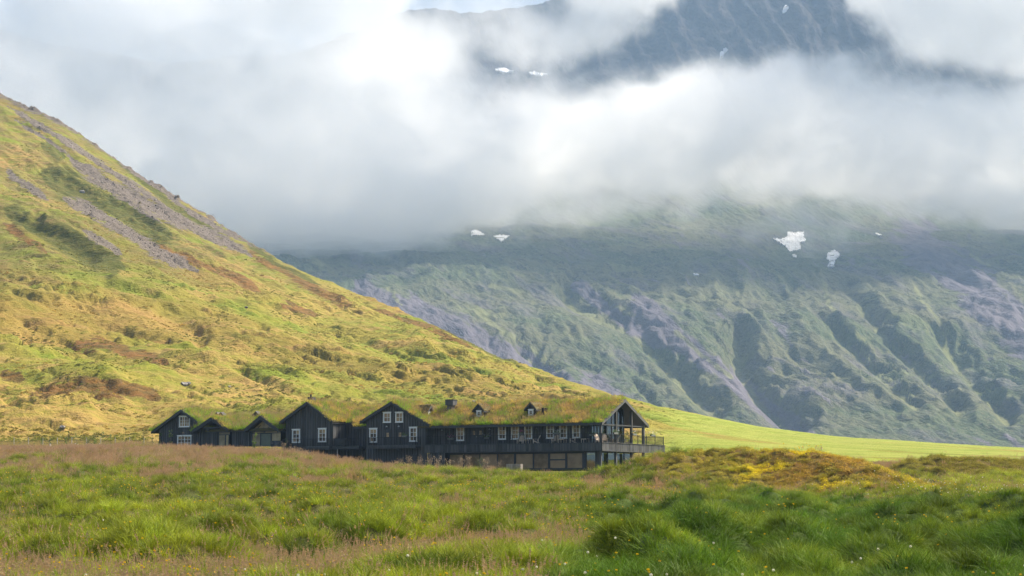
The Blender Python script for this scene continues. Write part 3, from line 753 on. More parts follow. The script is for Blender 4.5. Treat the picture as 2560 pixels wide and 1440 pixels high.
_scatter_n = 0
def scatter(name, P, S, tint, protos, label, parent=None, tilt=0.12, seed=1, pick=None, yscale=None, nrm=None):
    """one stuff object: prototype meshes set out on points P (n,3) with sizes S and colours tint (n,3)"""
    R = np.random.default_rng(seed); n = len(P)
    me = bpy.data.meshes.new(name); me.vertices.add(n); me.vertices.foreach_set('co', np.asarray(P, np.float32).ravel())
    rot = np.stack([R.normal(0, tilt, n), R.normal(0, tilt, n), R.uniform(0, 6.283, n)], -1)
    if nrm is not None:
        N = np.asarray(nrm, float) + R.normal(0, tilt, (n, 3)); N /= np.linalg.norm(N, axis=1)[:, None]
        yw = R.uniform(0, 6.283, n); t0 = np.stack([np.cos(yw), np.sin(yw), 0 * yw], -1)
        B = np.cross(N, t0); B /= np.linalg.norm(B, axis=1)[:, None]; A = np.cross(B, N)
        M = np.stack([A, B, N], -1)
        rot = np.stack([np.arctan2(M[:, 2, 1], M[:, 2, 2]), -np.arcsin(np.clip(M[:, 2, 0], -1, 1)), np.arctan2(M[:, 1, 0], M[:, 0, 0])], -1)
    S = np.asarray(S, float)
    S3 = np.stack([S, S, S * (1.0 if yscale is None else yscale)], -1)
    if pick is None: pick = R.integers(0, len(protos), n)
    for k, typ, v, f in (('rot', 'FLOAT_VECTOR', rot, 'vector'), ('scl', 'FLOAT_VECTOR', S3, 'vector'), ('tint', 'FLOAT_VECTOR', tint, 'vector')):
        a = me.attributes.new(k, typ, 'POINT'); a.data.foreach_set(f, np.asarray(v, np.float32).ravel())
    a = me.attributes.new('pick', 'INT', 'POINT'); a.data.foreach_set('value', np.asarray(pick, np.int32))
    o = bpy.data.objects.new(name, me); link(o, parent); tag(o, label, kind='stuff')
    ng = bpy.data.node_groups.new(name, 'GeometryNodeTree')
    ng.interface.new_socket('Geometry', in_out='INPUT', socket_type='NodeSocketGeometry')
    ng.interface.new_socket('Geometry', in_out='OUTPUT', socket_type='NodeSocketGeometry')
    t = NT(ng); gi = t.node('NodeGroupInput'); go = t.node('NodeGroupOutput')
    def named(k, typ):
        q = t.node('GeometryNodeInputNamedAttribute', data_type=typ); q.inputs['Name'].default_value = k; return q.outputs[0]
    c = bpy.data.collections.new(name + '_kinds')
    for i, pm in enumerate(protos):
        po = bpy.data.objects.new('%s_kind_%02d' % (name, i), pm); c.objects.link(po)
    ci = t.node('GeometryNodeCollectionInfo'); ci.inputs['Collection'].default_value = c
    ci.inputs['Separate Children'].default_value = True; ci.inputs['Reset Children'].default_value = True
    mp = t.node('GeometryNodeMeshToPoints'); t.l.new(gi.outputs[0], mp.inputs[0])
    ip = t.node('GeometryNodeInstanceOnPoints'); t.l.new(mp.outputs[0], ip.inputs['Points']); t.l.new(ci.outputs[0], ip.inputs['Instance'])
    ip.inputs['Pick Instance'].default_value = True
    t.l.new(named('pick', 'INT'), ip.inputs['Instance Index']); t.l.new(named('rot', 'FLOAT_VECTOR'), ip.inputs['Rotation']); t.l.new(named('scl', 'FLOAT_VECTOR'), ip.inputs['Scale'])
    t.l.new(ip.outputs[0], go.inputs[0])
    for pm in protos:
        for m in pm.materials:
            if m.name not in me.materials: me.materials.append(m)
    md = o.modifiers.new('scatter', 'NODES'); md.node_group = ng
    return o

T_LUSH = [tuft('lush_tuft', 46, 0.20, 0.50, 0.018, 1.15, 0, mat=GRASS_L, rs=i) for i in (1, 2, 3)]
T_MEAD = [tuft('meadow_tuft', 38, 0.22, 0.42, 0.014, 0.8, 2, rs=i) for i in (4, 5)]
T_DRY = [tuft('dry_tuft', 20, 0.24, 0.40, 0.014, 0.55, 12, rs=i) for i in (7, 8, 9)]
T_TURF = [tuft('turf_tuft', 26, 0.20, 0.28, 0.022, 0.75, 3, rs=i, seg=2) for i in (11, 12)]
T_HILL = [leaf_clump('hill_tussock', 70, 0.55, 0.34, 0.12, rs=i, mat=GRASS) for i in (31, 32, 33)]
T_CLUMP = [leaf_clump('heath_clump', 150, 0.34, 0.26, 0.035, rs=i) for i in (21, 22)]

# ------------------------------------------------------------------ the lodge: five joined turf-roofed houses
TH = math.radians(30); LC, LS = math.cos(TH), math.sin(TH)
_c = at(1505, 1106, 250.0); CX, CY, CZ = float(_c[0]), float(_c[1]), float(_c[2])

def L2W(X, Y, Z): return (CX + X * LC + Y * LS, CY - X * LS + Y * LC, CZ + Z)
def W2L(x, y): return ((x - CX) * LC - (y - CY) * LS, (x - CX) * LS + (y - CY) * LC)

def fr(px, py, Y=0.0):
    """lodge X and Z of a photograph pixel on the plane Y"""
    a = (px - 1280) / F; b = (720 - py) / F; k = a / (CP - b * SP)
    X = (k * (CY + Y * LC) - CX - Y * LS) / (LC + k * LS); d = CY - X * LS + Y * LC
    return X, float(at(px, py, d)[2]) - CZ

def sdp(px, py, X=0.0):
    a = (px - 1280) / F; b = (720 - py) / F; k = a / (CP - b * SP)
    Y = (k * (CY - X * LS) - CX - X * LC) / (LS - k * LC); d = CY - X * LS + Y * LC
    return Y, float(at(px, py, d)[2]) - CZ

BLACK = simple_mat('black_tarred_timber', (0.088, 0.089, 0.092), 0.75, 0.45, 1.5, 0.35, 0.25, stretch=(3, 3, 0.25))
BLACK2 = simple_mat('black_painted_trim', (0.055, 0.058, 0.064), 0.6, 0.2, 2.0, 0.1, 0.3)
GREYW = simple_mat('grey_weathered_trim', (0.11, 0.11, 0.112), 0.8, 0.2, 3.0, 0.2, 0.2)
WHITE = simple_mat('white_painted_wood', (0.88, 0.88, 0.86), 0.5, 0.05, 3.0, 0.1, 0.2)
TEAK = simple_mat('weathered_teak', (0.75, 0.62, 0.5), 0.8, 0.25, 8.0, 0.3, 0.2, stretch=(1, 1, 0.3))
DECKW = simple_mat('deck_boards', (0.20, 0.18, 0.16), 0.8, 0.2, 3.0, 0.2, 0.2)
METAL = simple_mat('black_metal_rail', (0.02, 0.02, 0.022), 0.45, 0.1, 3.0, 0.0, 0.5, 0.4)
STONE = simple_mat('dark_field_stone', (0.12, 0.12, 0.13), 0.9, 0.45, 2.0, 0.6, 0.2)
SOIL = simple_mat('turf_edge_soil', (0.12, 0.105, 0.05), 0.95, 0.4, 3.0, 0.6, 0.1)
DARKIN = simple_mat('dark_interior', (0.012, 0.011, 0.01), 0.9, 0.1, 1.0, 0.0, 0.1)
LAMPM = simple_mat('lamp_shade_metal', (0.5, 0.5, 0.5), 0.4, 0.1, 3.0, 0.0, 0.5)
DOORG = simple_mat('green_grey_door', (0.17, 0.19, 0.15), 0.7, 0.15, 2.0, 0.1, 0.3)

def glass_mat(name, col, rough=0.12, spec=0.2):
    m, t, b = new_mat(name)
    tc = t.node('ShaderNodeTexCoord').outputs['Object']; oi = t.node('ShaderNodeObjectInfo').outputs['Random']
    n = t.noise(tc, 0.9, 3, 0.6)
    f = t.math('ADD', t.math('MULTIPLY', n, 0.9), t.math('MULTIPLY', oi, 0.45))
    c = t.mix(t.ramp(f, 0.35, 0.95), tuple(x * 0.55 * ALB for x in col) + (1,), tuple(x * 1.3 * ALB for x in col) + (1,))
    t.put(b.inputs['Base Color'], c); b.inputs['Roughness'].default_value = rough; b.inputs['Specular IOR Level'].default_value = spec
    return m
PANE = glass_mat('window_pane_curtain_and_reflection', (0.42, 0.30, 0.18))  # tan of curtains and of the reflected hillside put into the base colour
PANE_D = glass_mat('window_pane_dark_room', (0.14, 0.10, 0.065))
PANE_L = glass_mat('large_pane_painted_reflection', (0.30, 0.215, 0.13), 0.10, 0.25)  # brown reflection of the meadow painted as the pane's base colour
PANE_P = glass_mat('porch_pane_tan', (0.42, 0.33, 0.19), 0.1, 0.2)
def clear_glass():
    m = bpy.data.materials.new('clear_tinted_glass'); m.use_nodes = True
    t = NT(m.node_tree); t.n.remove(m.node_tree.nodes['Principled BSDF'])
    tr = t.node('ShaderNodeBsdfTransparent'); tr.inputs[0].default_value = (0.50, 0.55, 0.46, 1)
    gl = t.node('ShaderNodeBsdfGlossy'); gl.inputs['Roughness'].default_value = 0.02
    ms = t.node('ShaderNodeMixShader'); ms.inputs[0].default_value = 0.16
    t.l.new(tr.outputs[0], ms.inputs[1]); t.l.new(gl.outputs[0], ms.inputs[2]); t.l.new(ms.outputs[0], m.node_tree.nodes['Material Output'].inputs['Surface'])
    return m
CLEAR = clear_glass()

class MB:
    def __init__(s): s.v = []; s.f = []
    def box(s, x0, x1, y0, y1, z0, z1):
        k = len(s.v)
        s.v += [(x0, y0, z0), (x1, y0, z0), (x1, y1, z0), (x0, y1, z0), (x0, y0, z1), (x1, y0, z1), (x1, y1, z1), (x0, y1, z1)]
        s.f += [(k, k + 3, k + 2, k + 1), (k + 4, k + 5, k + 6, k + 7), (k, k + 1, k + 5, k + 4), (k + 1, k + 2, k + 6, k + 5), (k + 2, k + 3, k + 7, k + 6), (k + 3, k, k + 4, k + 7)]
        return s
    def prism(s, poly, off):
        """poly: list of 3-d points, off: extrusion vector"""
        k = len(s.v); n = len(poly)
        s.v += [tuple(p) for p in poly] + [tuple(np.add(p, off)) for p in poly]
        s.f.append(tuple(range(k, k + n))[::-1]); s.f.append(tuple(range(k + n, k + 2 * n)))
        for i in range(n):
            j = (i + 1) % n; s.f.append((k + i, k + j, k + n + j, k + n + i))
        return s
    def beam(s, a, b, w, h):
        """rectangular bar from a to b, w wide (horizontal), h high"""
        a = Vector(a); b = Vector(b); d = (b - a).normalized()
        up = Vector((0, 0, 1)) if abs(d.z) < 0.95 else Vector((0, 1, 0))
        sx = d.cross(up).normalized(); uz = sx.cross(d).normalized()
        P = [sx * (w / 2) * i + uz * (h / 2) * j for i, j in ((-1, -1), (1, -1), (1, 1), (-1, 1))]
        k = len(s.v)
        s.v += [tuple(a + p) for p in P] + [tuple(b + p) for p in P]
        s.f += [(k, k + 1, k + 2, k + 3)[::-1], (k + 4, k + 5, k + 6, k + 7)]
        for i in range(4):
            j = (i + 1) % 4; s.f.append((k + i, k + j, k + 4 + j, k + 4 + i))
        return s
    def tube(s, a, b, r0, r1=None, n=7):
        r1 = r0 if r1 is None else r1
        a = Vector(a); b = Vector(b); d = (b - a).normalized(); x = d.orthogonal().normalized(); y = d.cross(x); k = len(s.v)
        for p, r in ((a, r0), (b, r1)):
            s.v += [tuple(p + (x * math.cos(i * 6.2832 / n) + y * math.sin(i * 6.2832 / n)) * r) for i in range(n)]
        for i in range(n):
            j = (i + 1) % n; s.f.append((k + i, k + j, k + n + j, k + n + i))
        s.f.append(tuple(range(k, k + n))[::-1]); s.f.append(tuple(range(k + n, k + 2 * n)))
        return s
    def mesh(s, name, mat, org=(0, 0, 0)):
        me = bpy.data.meshes.new(name); me.from_pydata([(x - org[0], y - org[1], z - org[2]) for x, y, z in s.v], [], s.f)
        if mat: me.materials.append(mat)
        me.update(); return me
    def build(s, name, mat, parent=None, org=(0, 0, 0)):
        bm = bmesh.new(); me = s.mesh(name, mat, org); bm.from_mesh(me)
        bmesh.ops.recalc_face_normals(bm, faces=bm.faces); bm.to_mesh(me); bm.free()
        return link(bpy.data.objects.new(name, me), parent)

class House:
    def __init__(s, name, label, X0, Y0, Z0, cat='house'):
        s.o = (X0, Y0, Z0); s.root = empty(name, L2W(X0, Y0, Z0), -TH); tag(s.root, label, cat, 'joined turf roofed houses of the lodge')
    def part(s, name, mb, mat, parent=None):
        return mb.build(name, mat, parent or s.root, s.o)

def boards(h, parent, x0, x1, Y, zlo, ztop, holes=(), pitch=0.405, mat=None, axis='x', thick=0.045, R=random.Random(3)):
    """vertical boards with a cover batten: each board is one piece, cut round the openings"""
    n = max(1, round((x1 - x0) / pitch)); w = (x1 - x0) / n
    for i in range(n):
        a = x0 + i * w; b = a + w
        cuts = sorted({a, b} | {c for hh in holes for c in hh[:2] if a < c < b} | {c for c in getattr(ztop, 'brk', ()) if a < c < b})
        pieces = {}; t = thick + R.uniform(-0.006, 0.008)
        for p, q in zip(cuts[:-1], cuts[1:]):
            m = (p + q) / 2; iv = [(zlo, None)]
            hs = sorted([hh for hh in holes if hh[0] < m < hh[1]], key=lambda k: k[2]); z = zlo; spans = []
            for hh in hs:
                if hh[2] > z: spans.append((z, hh[2], False))
                z = hh[3]
            spans.append((z, None, True))
            tt = t
            q2 = q - (0.075 if q > b - 1e-6 else 0)
            if q2 - p < 0.01: continue
            for za, zb, top in spans:
                mb = pieces.setdefault('t' if top else 'b%.2f' % za, MB())
                zl, zr = (ztop(p), ztop(q2)) if top else (zb, zb)
                if max(zl, zr) - za < 0.02: continue
                if axis == 'x': mb.prism([(p, Y, za), (q2, Y, za), (q2, Y, max(zr, za + .001)), (p, Y, max(zl, za + .001))], (0, -tt, 0))
                else: mb.prism([(Y, p, za), (Y, q2, za), (Y, q2, max(zr, za + .001)), (Y, p, max(zl, za + .001))], (tt, 0, 0))
        for mb in pieces.values():
            if mb.v: h.part('board', mb, mat or BLACK, parent)

def window(h, x0, x1, z0, z1, Y, cols=2, rows=3, axis='x', pane=None, parent=None, fr_mat=None, name='window', case=0.14, part=None):
    """white casing proud of the wall, sash bars and single panes"""
    W = fr_mat or WHITE
    sg = -1 if axis == 'x' else 1
    def bx(mb, a, b, d0, d1, za, zb):
        d0, d1 = sorted((Y + sg * d0, Y + sg * d1))
        if axis == 'x': mb.box(a, b, d0, d1, za, zb)
        else: mb.box(d0, d1, a, b, za, zb)
    mb = MB(); c = case
    bx(mb, x0, x0 + c, -0.10, 0.11, z0 + 0.03, z1 - 0.03); bx(mb, x1 - c, x1, -0.10, 0.11, z0 + 0.03, z1 - 0.03)
    bx(mb, x0 - 0.05, x1 + 0.05, -0.10, 0.14, z1 - 0.03, z1 + 0.09)
    bx(mb, x0 + c, x1 - c, -0.10, 0.10, z1 - c, z1 - 0.03)
    bx(mb, x0 - 0.03, x1 + 0.03, -0.10, 0.15, z0 - 0.05, z0 + 0.03); bx(mb, x0 + c, x1 - c, -0.10, 0.09, z0 + 0.03, z0 + c)
    w = h.part(name, mb, W, parent)
    host = w if parent is None else parent
    gx0, gx1, gz0, gz1 = x0 + c, x1 - c, z0 + c, z1 - c
    bar = 0.042; s = MB()
    for i in range(1, cols):
        xm = gx0 + (gx1 - gx0) * i / cols; wd = bar * (1.9 if cols == 4 and i == 2 else 1); bx(s, xm - wd / 2, xm + wd / 2, -0.02, 0.03, gz0, gz1)
    for j in range(1, rows):
        zm = gz0 + (gz1 - gz0) * j / rows; bx(s, gx0, gx1, -0.015, 0.024, zm - bar / 2, zm + bar / 2)
    if s.v: h.part('sash_bars', s, W, host)
    for i in range(cols):
        for j in range(rows):
            p = MB(); g = 0.004
            bx(p, gx0 + (gx1 - gx0) * i / cols + g, gx0 + (gx1 - gx0) * (i + 1) / cols - g, -0.05, -0.022, gz0 + (gz1 - gz0) * j / rows + g, gz0 + (gz1 - gz0) * (j + 1) / rows - g)
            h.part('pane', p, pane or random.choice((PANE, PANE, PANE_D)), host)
    return w

TURF_PTS = []
def turf_slope(h, roofpart, e0, e1, r0, r1, thick=0.30, seed=1, dens=9.0, dry=0.5, over=0.0, skip=None):
    """turf slab over a roof slope: eave points e0-e1, ridge points r0-r1; grass grows on it"""
    e0, e1, r0, r1 = map(np.array, (e0, e1, r0, r1))
    lu = max(np.linalg.norm(e1 - e0), np.linalg.norm(r1 - r0)); lv = np.linalg.norm(r0 - e0)
    nu, nv = max(4, int(lu / 0.45)), max(4, int(lv / 0.45))
    U, V = np.meshgrid(np.linspace(0, 1, nu), np.linspace(0, 1, nv))
    P = ((1 - V)[..., None] * ((1 - U)[..., None] * e0 + U[..., None] * e1) + V[..., None] * ((1 - U)[..., None] * r0 + U[..., None] * r1))
    nz = fbm(P[..., 0] / 1.6, P[..., 1] / 1.6, 3, seed) * 0.16 + fbm(P[..., 0] / 0.55, P[..., 1] / 0.55, 2, seed + 5) * 0.05
    edge = np.minimum(np.minimum(U, 1 - U) * lu, V * lv) ; rnd = sstep(0, 0.35, edge)
    top = P + np.stack([np.zeros_like(U), np.zeros_like(U), thick * (0.72 + 0.28 * rnd) + nz * (0.4 + 0.6 * rnd)], -1)
    N = nu * nv; idx = np.arange(N).reshape(nv, nu)
    co = np.concatenate([top.reshape(-1, 3), P.reshape(-1, 3)]) - np.array(h.o)
    Fc = []
    for a in range(nv - 1):
        for b in range(nu - 1):
            q = (idx[a, b], idx[a, b + 1], idx[a + 1, b + 1], idx[a + 1, b]); Fc.append(q); Fc.append(tuple(int(k + N) for k in q[::-1]))
    ring = list(idx[0, :]) + list(idx[1:, -1]) + list(idx[-1, -2::-1]) + list(idx[-2:0:-1, 0])
    for i in range(len(ring)):
        a, b = ring[i], ring[(i + 1) % len(ring)]; Fc.append((b, a, a + N, b + N))
    me = bpy.data.meshes.new('turf'); me.from_pydata(co.tolist(), [], [tuple(int(k) for k in f) for f in Fc]); me.materials.append(SOIL)
    bm = bmesh.new(); bm.from_mesh(me); bmesh.ops.recalc_face_normals(bm, faces=bm.faces); bm.to_mesh(me); bm.free()
    me.polygons.foreach_set('use_smooth', np.ones(len(me.polygons), dtype=bool)); me.update()
    link(bpy.data.objects.new('turf', me), roofpart)
    R = np.random.default_rng(seed); n = int(lu * lv * dens)
    uu, vv = R.random(n), R.random(n)
    ne = int(lu * 5); uu = np.concatenate([uu, R.random(ne)]); vv = np.concatenate([vv, R.random(ne) * 0.03])      # fringe hanging over the eave
    fx, fy = uu * (nu - 1), vv * (nv - 1)
    pts = np.stack([bil(top[..., k], fx, fy) for k in range(3)], -1)
    if skip is not None:
        k = ~skip(pts); pts = pts[k]; uu = uu[k]; vv = vv[k]
    nz2 = 1.7 * fbm(pts[:, 0] / 2.6, pts[:, 1] / 1.8, 3, seed + 9) + dry - 0.55 + R.normal(0, 0.12, len(pts))
    g1 = np.array([0.20, 0.33, 0.025]); g2 = np.array([0.38, 0.35, 0.06]); g3 = np.array([0.50, 0.38, 0.14])
    w1 = sstep(-0.25, 0.12, nz2)[:, None]; w2 = sstep(0.22, 0.65, nz2)[:, None]
    tint = (g1 * (1 - w1) + g2 * w1) * (1 - w2) + g3 * w2
    tint = tint * R.uniform(0.95, 1.7, (len(pts), 1))
    S = R.uniform(0.7, 1.9, len(pts)) * (1 + 0.25 * (vv < 0.035))
    TURF_PTS.append((h, roofpart, pts - np.array(h.o), S, tint))

def gable_y(h, xl, zl, xa, za, xr, zr, y0, y1, thick=0.30, seed=1, dry=0.5, dens=9.0, sides=(True, True), skip=None):
    """gabled roof with its ridge running back (along Y); returns the roof part"""
    t = thick + 0.03; mb = MB(); d = 0.10
    for (xe, ze) in ((xl, zl), (xr, zr)):
        mb.prism([(xe, y0, ze - t - d), (xa, y0, za - t - d), (xa, y0, za - t), (xe, y0, ze - t)], (0, y1 - y0, 0))
    roof = h.part('roof', mb, BLACK2)
    for (xe, ze), sd_ in (((xl, zl), 0), ((xr, zr), 1)):
        s = -1 if sd_ == 0 else 1
        b = MB(); b.prism([(xe + s * .05, y0 - 0.06, ze - t - 0.20), (xa, y0 - 0.06, za - t - 0.19 + .02 * s), (xa, y0 - 0.06, za - 0.10 + .01 * s), (xe + s * .05, y0 - 0.06, ze - 0.12)], (0, 0.055, 0))
        h.part('barge_board', b, BLACK2, roof)
        if sides[sd_]: turf_slope(h, roof, (xe, y0, ze - t + .002), (xe, y1, ze - t + .002), (xa, y0, za - t + .002), (xa, y1, za - t + .002), thick, seed + sd_, dens, dry, skip=skip)
    return roof

def zroof(xl, zl, xa, za, xr, zr, drop):
    f = lambda x: (zl + (za - zl) * (x - xl) / (xa - xl) if x < xa else zr + (za - zr) * (xr - x) / (xr - xa)) - drop
    f.brk = (xa,)
    return f

def railing(h, pts, zf, hgt=1.08, name='railing', post_every=2.6, bal=0.13, mat=None, balust=True):
    """posts and top rail are pieces of their own; thin balusters are one piece"""
    mat = mat or METAL
    rail = None
    for (a, b) in zip(pts[:-1], pts[1:]):
        a3 = (a[0], a[1], zf + hgt); b3 = (b[0], b[1], zf + hgt); Ld = math.hypot(b[0] - a[0], b[1] - a[1])
        r = h.part(name, MB().beam(a3, b3, 0.06, 0.045), mat)
        n = max(1, round(Ld / post_every))
        for i in range(n + 1):
            f = i / n; x, y = a[0] + (b[0] - a[0]) * f, a[1] + (b[1] - a[1]) * f
            h.part('post', MB().box(x - .038, x + .038, y - .038, y + .038, zf, zf + hgt + 0.05), mat, r)
        h.part('bottom_rail', MB().beam((a[0], a[1], zf + 0.12), (b[0], b[1], zf + 0.12), 0.04, 0.03), mat, r)
        if balust:
            m = MB(); nb = int(Ld / bal)
            for i in range(1, nb):
                f = i / nb; x, y = a[0] + (b[0] - a[0]) * f, a[1] + (b[1] - a[1]) * f
                m.box(x - .008, x + .008, y - .008, y + .008, zf + 0.13, zf + hgt - 0.02)
            tag(h.part('balusters', m, mat, r), kind='stuff')

def lamp(h, x, z, Y, name='wall_lamp'):
    mb = MB(); mb.tube((x, Y - 0.22, z), (x, Y - 0.22, z - 0.16), 0.04, 0.15, 9)
    l = h.part(name, mb, LAMPM); h.part('bracket', MB().beam((x, Y - 0.02, z + 0.05), (x, Y - 0.22, z + 0.02), 0.03, 0.03), METAL, l)

# ---- long house with the terrace --------------------------------------------------------------
LZ = -3.25
FH = House('long_house', 'long black timber house with terrace and dormers under the longest turf roof', -13.0, 5.0, LZ)
YF = 1.6
rz = lambda Y: 2.6 + (5.75 - 2.6) * Y / 6.37
# wall shell and floor
X0F, XEND, XB, YR = -26.0, -1.1, -2.45, 8.2
core = FH.part('wall', MB().box(X0F, -9.5, YF + 0.14, YF + 0.34, 0, 3.3).box(X0F, -9.5, 11.2, 11.45, 0, 3.2).box(-9.7, -9.5, YF + 0.34, 11.2, 0, 4.6).box(X0F, X0F + .2, YF + .34, 11.2, 0, 3.4)
               .box(-9.5, XB, YF + 0.14, YF + 0.34, 0, 3.3), DARKIN)
wins = []
for px, ya, yb in ((1150.5, 1067.5, 1101.5), (1255, 1064.5, 1098.5), (1287.5, 1063.5, 1098), (1320.5, 1062.5, 1096.8), (1375, 1061, 1096), (1408, 1060.3, 1095.5), (1440.5, 1059.3, 1094.5)):
    xa, za = fr(px - 9.6, ya, YF); xb, zb = fr(px + 9.6, yb, YF); wins.append((xa, xb, zb, za))
dx0, dz1 = fr(1175.5, 1071, YF); dx1, _ = fr(1210, 1071, YF)
holes = [(a + .02, b - .02, c + .02, d - .02) for a, b, c, d in wins] + [(dx0, dx1, 0.0, dz1)]
flat = lambda x: 3.2
wb = FH.part('sole_plate', MB().box(X0F, XB, YF - 0.06, YF - 0.001, -0.02, 0.10), BLACK2)
boards(FH, core, X0F, XB, YF + 0.12, 0.10, flat, holes)
for a, b, c, d in wins: window(FH, a, b, c, d, YF + 0.09)
# double door
dr = FH.part('door', MB().box(dx0 - .08, dx0 + .06, YF - .03, YF + .12, 0, dz1 + .08).box(dx1 - .06, dx1 + .08, YF - .03, YF + .12, 0, dz1 + .08).box(dx0 + .06, dx1 - .06, YF - .03, YF + .12, dz1 - .04, dz1 + .08), BLACK2)
dm = (dx0 + dx1) / 2
for a, b in ((dx0 + .06, dm - .01), (dm + .01, dx1 - .06)):
    FH.part('door_leaf', MB().box(a, b, YF + .05, YF + .1, 0.02, dz1 - .05), BLACK, dr)
    c = (a + b) / 2
    for i in (0, 1):
        for j in (0, 1):
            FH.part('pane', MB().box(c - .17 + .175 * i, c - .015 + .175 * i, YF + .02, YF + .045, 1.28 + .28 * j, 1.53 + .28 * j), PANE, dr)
FH.part('handle', MB().box(dm - .09, dm - .06, YF - .0, YF + .05, 0.95, 1.1), LAMPM, dr)
# glazed corner of the upper room: facade bay and end wall
def glaze(h, parent, edges, zlo, zhi, X=None, Y=None, mat=CLEAR, fm=BLACK2, fw=0.10, tr=None, transom=None):
    """glass bay: mullions at the edge positions, a pane between each pair"""
    for e in edges:
        zt = zhi(e) if callable(zhi) else zhi
        if Y is not None: h.part('mullion', MB().box(e - fw / 2, e + fw / 2, Y - .07, Y + .07, zlo, zt), fm, parent)
        else: h.part('mullion', MB().box(X - .07, X + .07, e - fw / 2, e + fw / 2, zlo, zt), fm, parent)
    for a, b in zip(edges[:-1], edges[1:]):
        za, zb = (zhi(a), zhi(b)) if callable(zhi) else (zhi, zhi)
        p = [(a + fw / 2, zlo), (b - fw / 2, zlo), (b - fw / 2, zb - .03), (a + fw / 2, za - .03)]
        if Y is not None: m = MB().prism([(x, Y - .01, z) for x, z in p], (0, .02, 0))
        else: m = MB().prism([(X - .01, x, z) for x, z in p], (.02, 0, 0))
        h.part('pane', m, mat if not isinstance(mat, (list, tuple)) else mat[len(h.root.children) % len(mat)], parent)
        if transom is not None:
            if Y is not None: t_ = MB().box(a + fw / 2, b - fw / 2, Y - .05, Y + .05, transom - .05, transom + .05)
            else: t_ = MB().box(X - .05, X + .05, a + fw / 2, b - fw / 2, transom - .05, transom + .05)
            h.part('transom', t_, fm, parent)
bay = FH.part('glass_bay', MB().box(XB, XEND, YF + .0, YF + .14, -0.02, 0.12), BLACK2)
FH.part('head_beam', MB().box(XB, XEND, YF + .0, YF + .14, 2.75, 3.3), BLACK2, bay)
glaze(FH, bay, [XB + .08, -2.0, -1.55, XEND - .05], 0.12, 2.75, Y=YF + .07)
gz = lambda Y: min(rz(Y), rz(12.74 - Y)) - 0.50
gz.brk = (6.37,)
endw = FH.part('glass_gable', MB().box(XEND - .09, XEND + .09, YF + .15, YR, -0.02, 0.14), BLACK2)
glaze(FH, endw, [YF + .2, 3.3, 4.8, 6.37, YR - .1], 0.14, gz, X=XEND, transom=2.25, fw=0.13)
backw = FH.part('rear_glass_wall', MB().box(-9.5, XEND, YR + .05, YR + .2, -0.02, 0.12).box(-9.5, XEND, YR + .05, YR + .2, 2.6, 4.3), BLACK2)
glaze(FH, backw, [-9.4, -7.4, -5.4, -3.2, XEND - .05], 0.12, 2.6, Y=YR + .12)
# deck: slab, fascia boards, trims
deck = FH.part('deck', MB().box(-26.1, -0.06, 0.06, 18.0, -0.95, -0.20), BLACK2)
nb = 60
for i in range(90):
    yy = 0.08 + i * 0.2
    if yy > 17.9: break
    if yy < YF + .05: FH.part('deck_board', MB().box(-26.05, -0.08, yy, yy + .185, -0.19, -0.02), DECKW, deck)
    else: FH.part('deck_board', MB().box(XEND + .1 if yy < YR + .3 else -9.4, -0.08, yy, yy + .185, -0.19, -0.02), DECKW, deck)
fas = FH.part('fascia', MB().box(-26.1, 0.0, 0.0, 0.055, -1.0, -0.02), BLACK2)
boards(FH, fas, -26.1, -0.02, 0.0, -0.99, lambda x: -0.05, pitch=0.40)
fas2 = FH.part('side_fascia', MB().box(-0.055, 0.0, 0.06, 18.0, -1.0, -0.02), BLACK2)
boards(FH, fas2, 0.02, 18.0, 0.0, -0.99, lambda x: -0.05, pitch=0.40, axis='y', mat=GREYW if False else BLACK)
FH.part('fascia_cap', MB().box(-26.1, 0.09, -0.09, 0.05, -0.02, 0.03), BLACK2, fas)
FH.part('fascia_cap', MB().box(-0.05, 0.12, 0.052, 18.08, -0.022, 0.035), GREYW, fas2)
FH.part('fascia_foot', MB().box(-0.03, 0.10, -0.06, 18.08, -1.06, -0.995), GREYW, fas2)
FH.part('fascia_foot', MB().box(-26.1, -0.032, -0.08, 0.05, -1.06, -0.995), BLACK2, fas)
# posts on the terrace edge, running down to the ground
for px, w in ((1508, .26), (1539, .30), (1578, .28), (1608, .30)):
    Yp, _ = sdp(px, 1110, -0.35)
    Yp = max(Yp, 0.25) if px > 1510 else 0.28
    FH.part('post', MB().box(-0.35 - w / 2, -0.35 + w / 2, Yp - w / 2, Yp + w / 2, -3.6, -0.951), BLACK)
    FH.part('post', MB().box(-0.33 - w / 2, -0.33 + w / 2, Yp - w / 2, Yp + w / 2, -0.019, gz(min(max(Yp, .6), 12.2)) + .12), BLACK)
FH.part('tie_beam', MB().box(-0.42, -0.22, 0.3, 12.4, 2.22, 2.36), BLACK2)
FH.part('rear_beam', MB().box(-9.4, -.43, 12.0, 12.2, 2.15, 2.33), BLACK2)
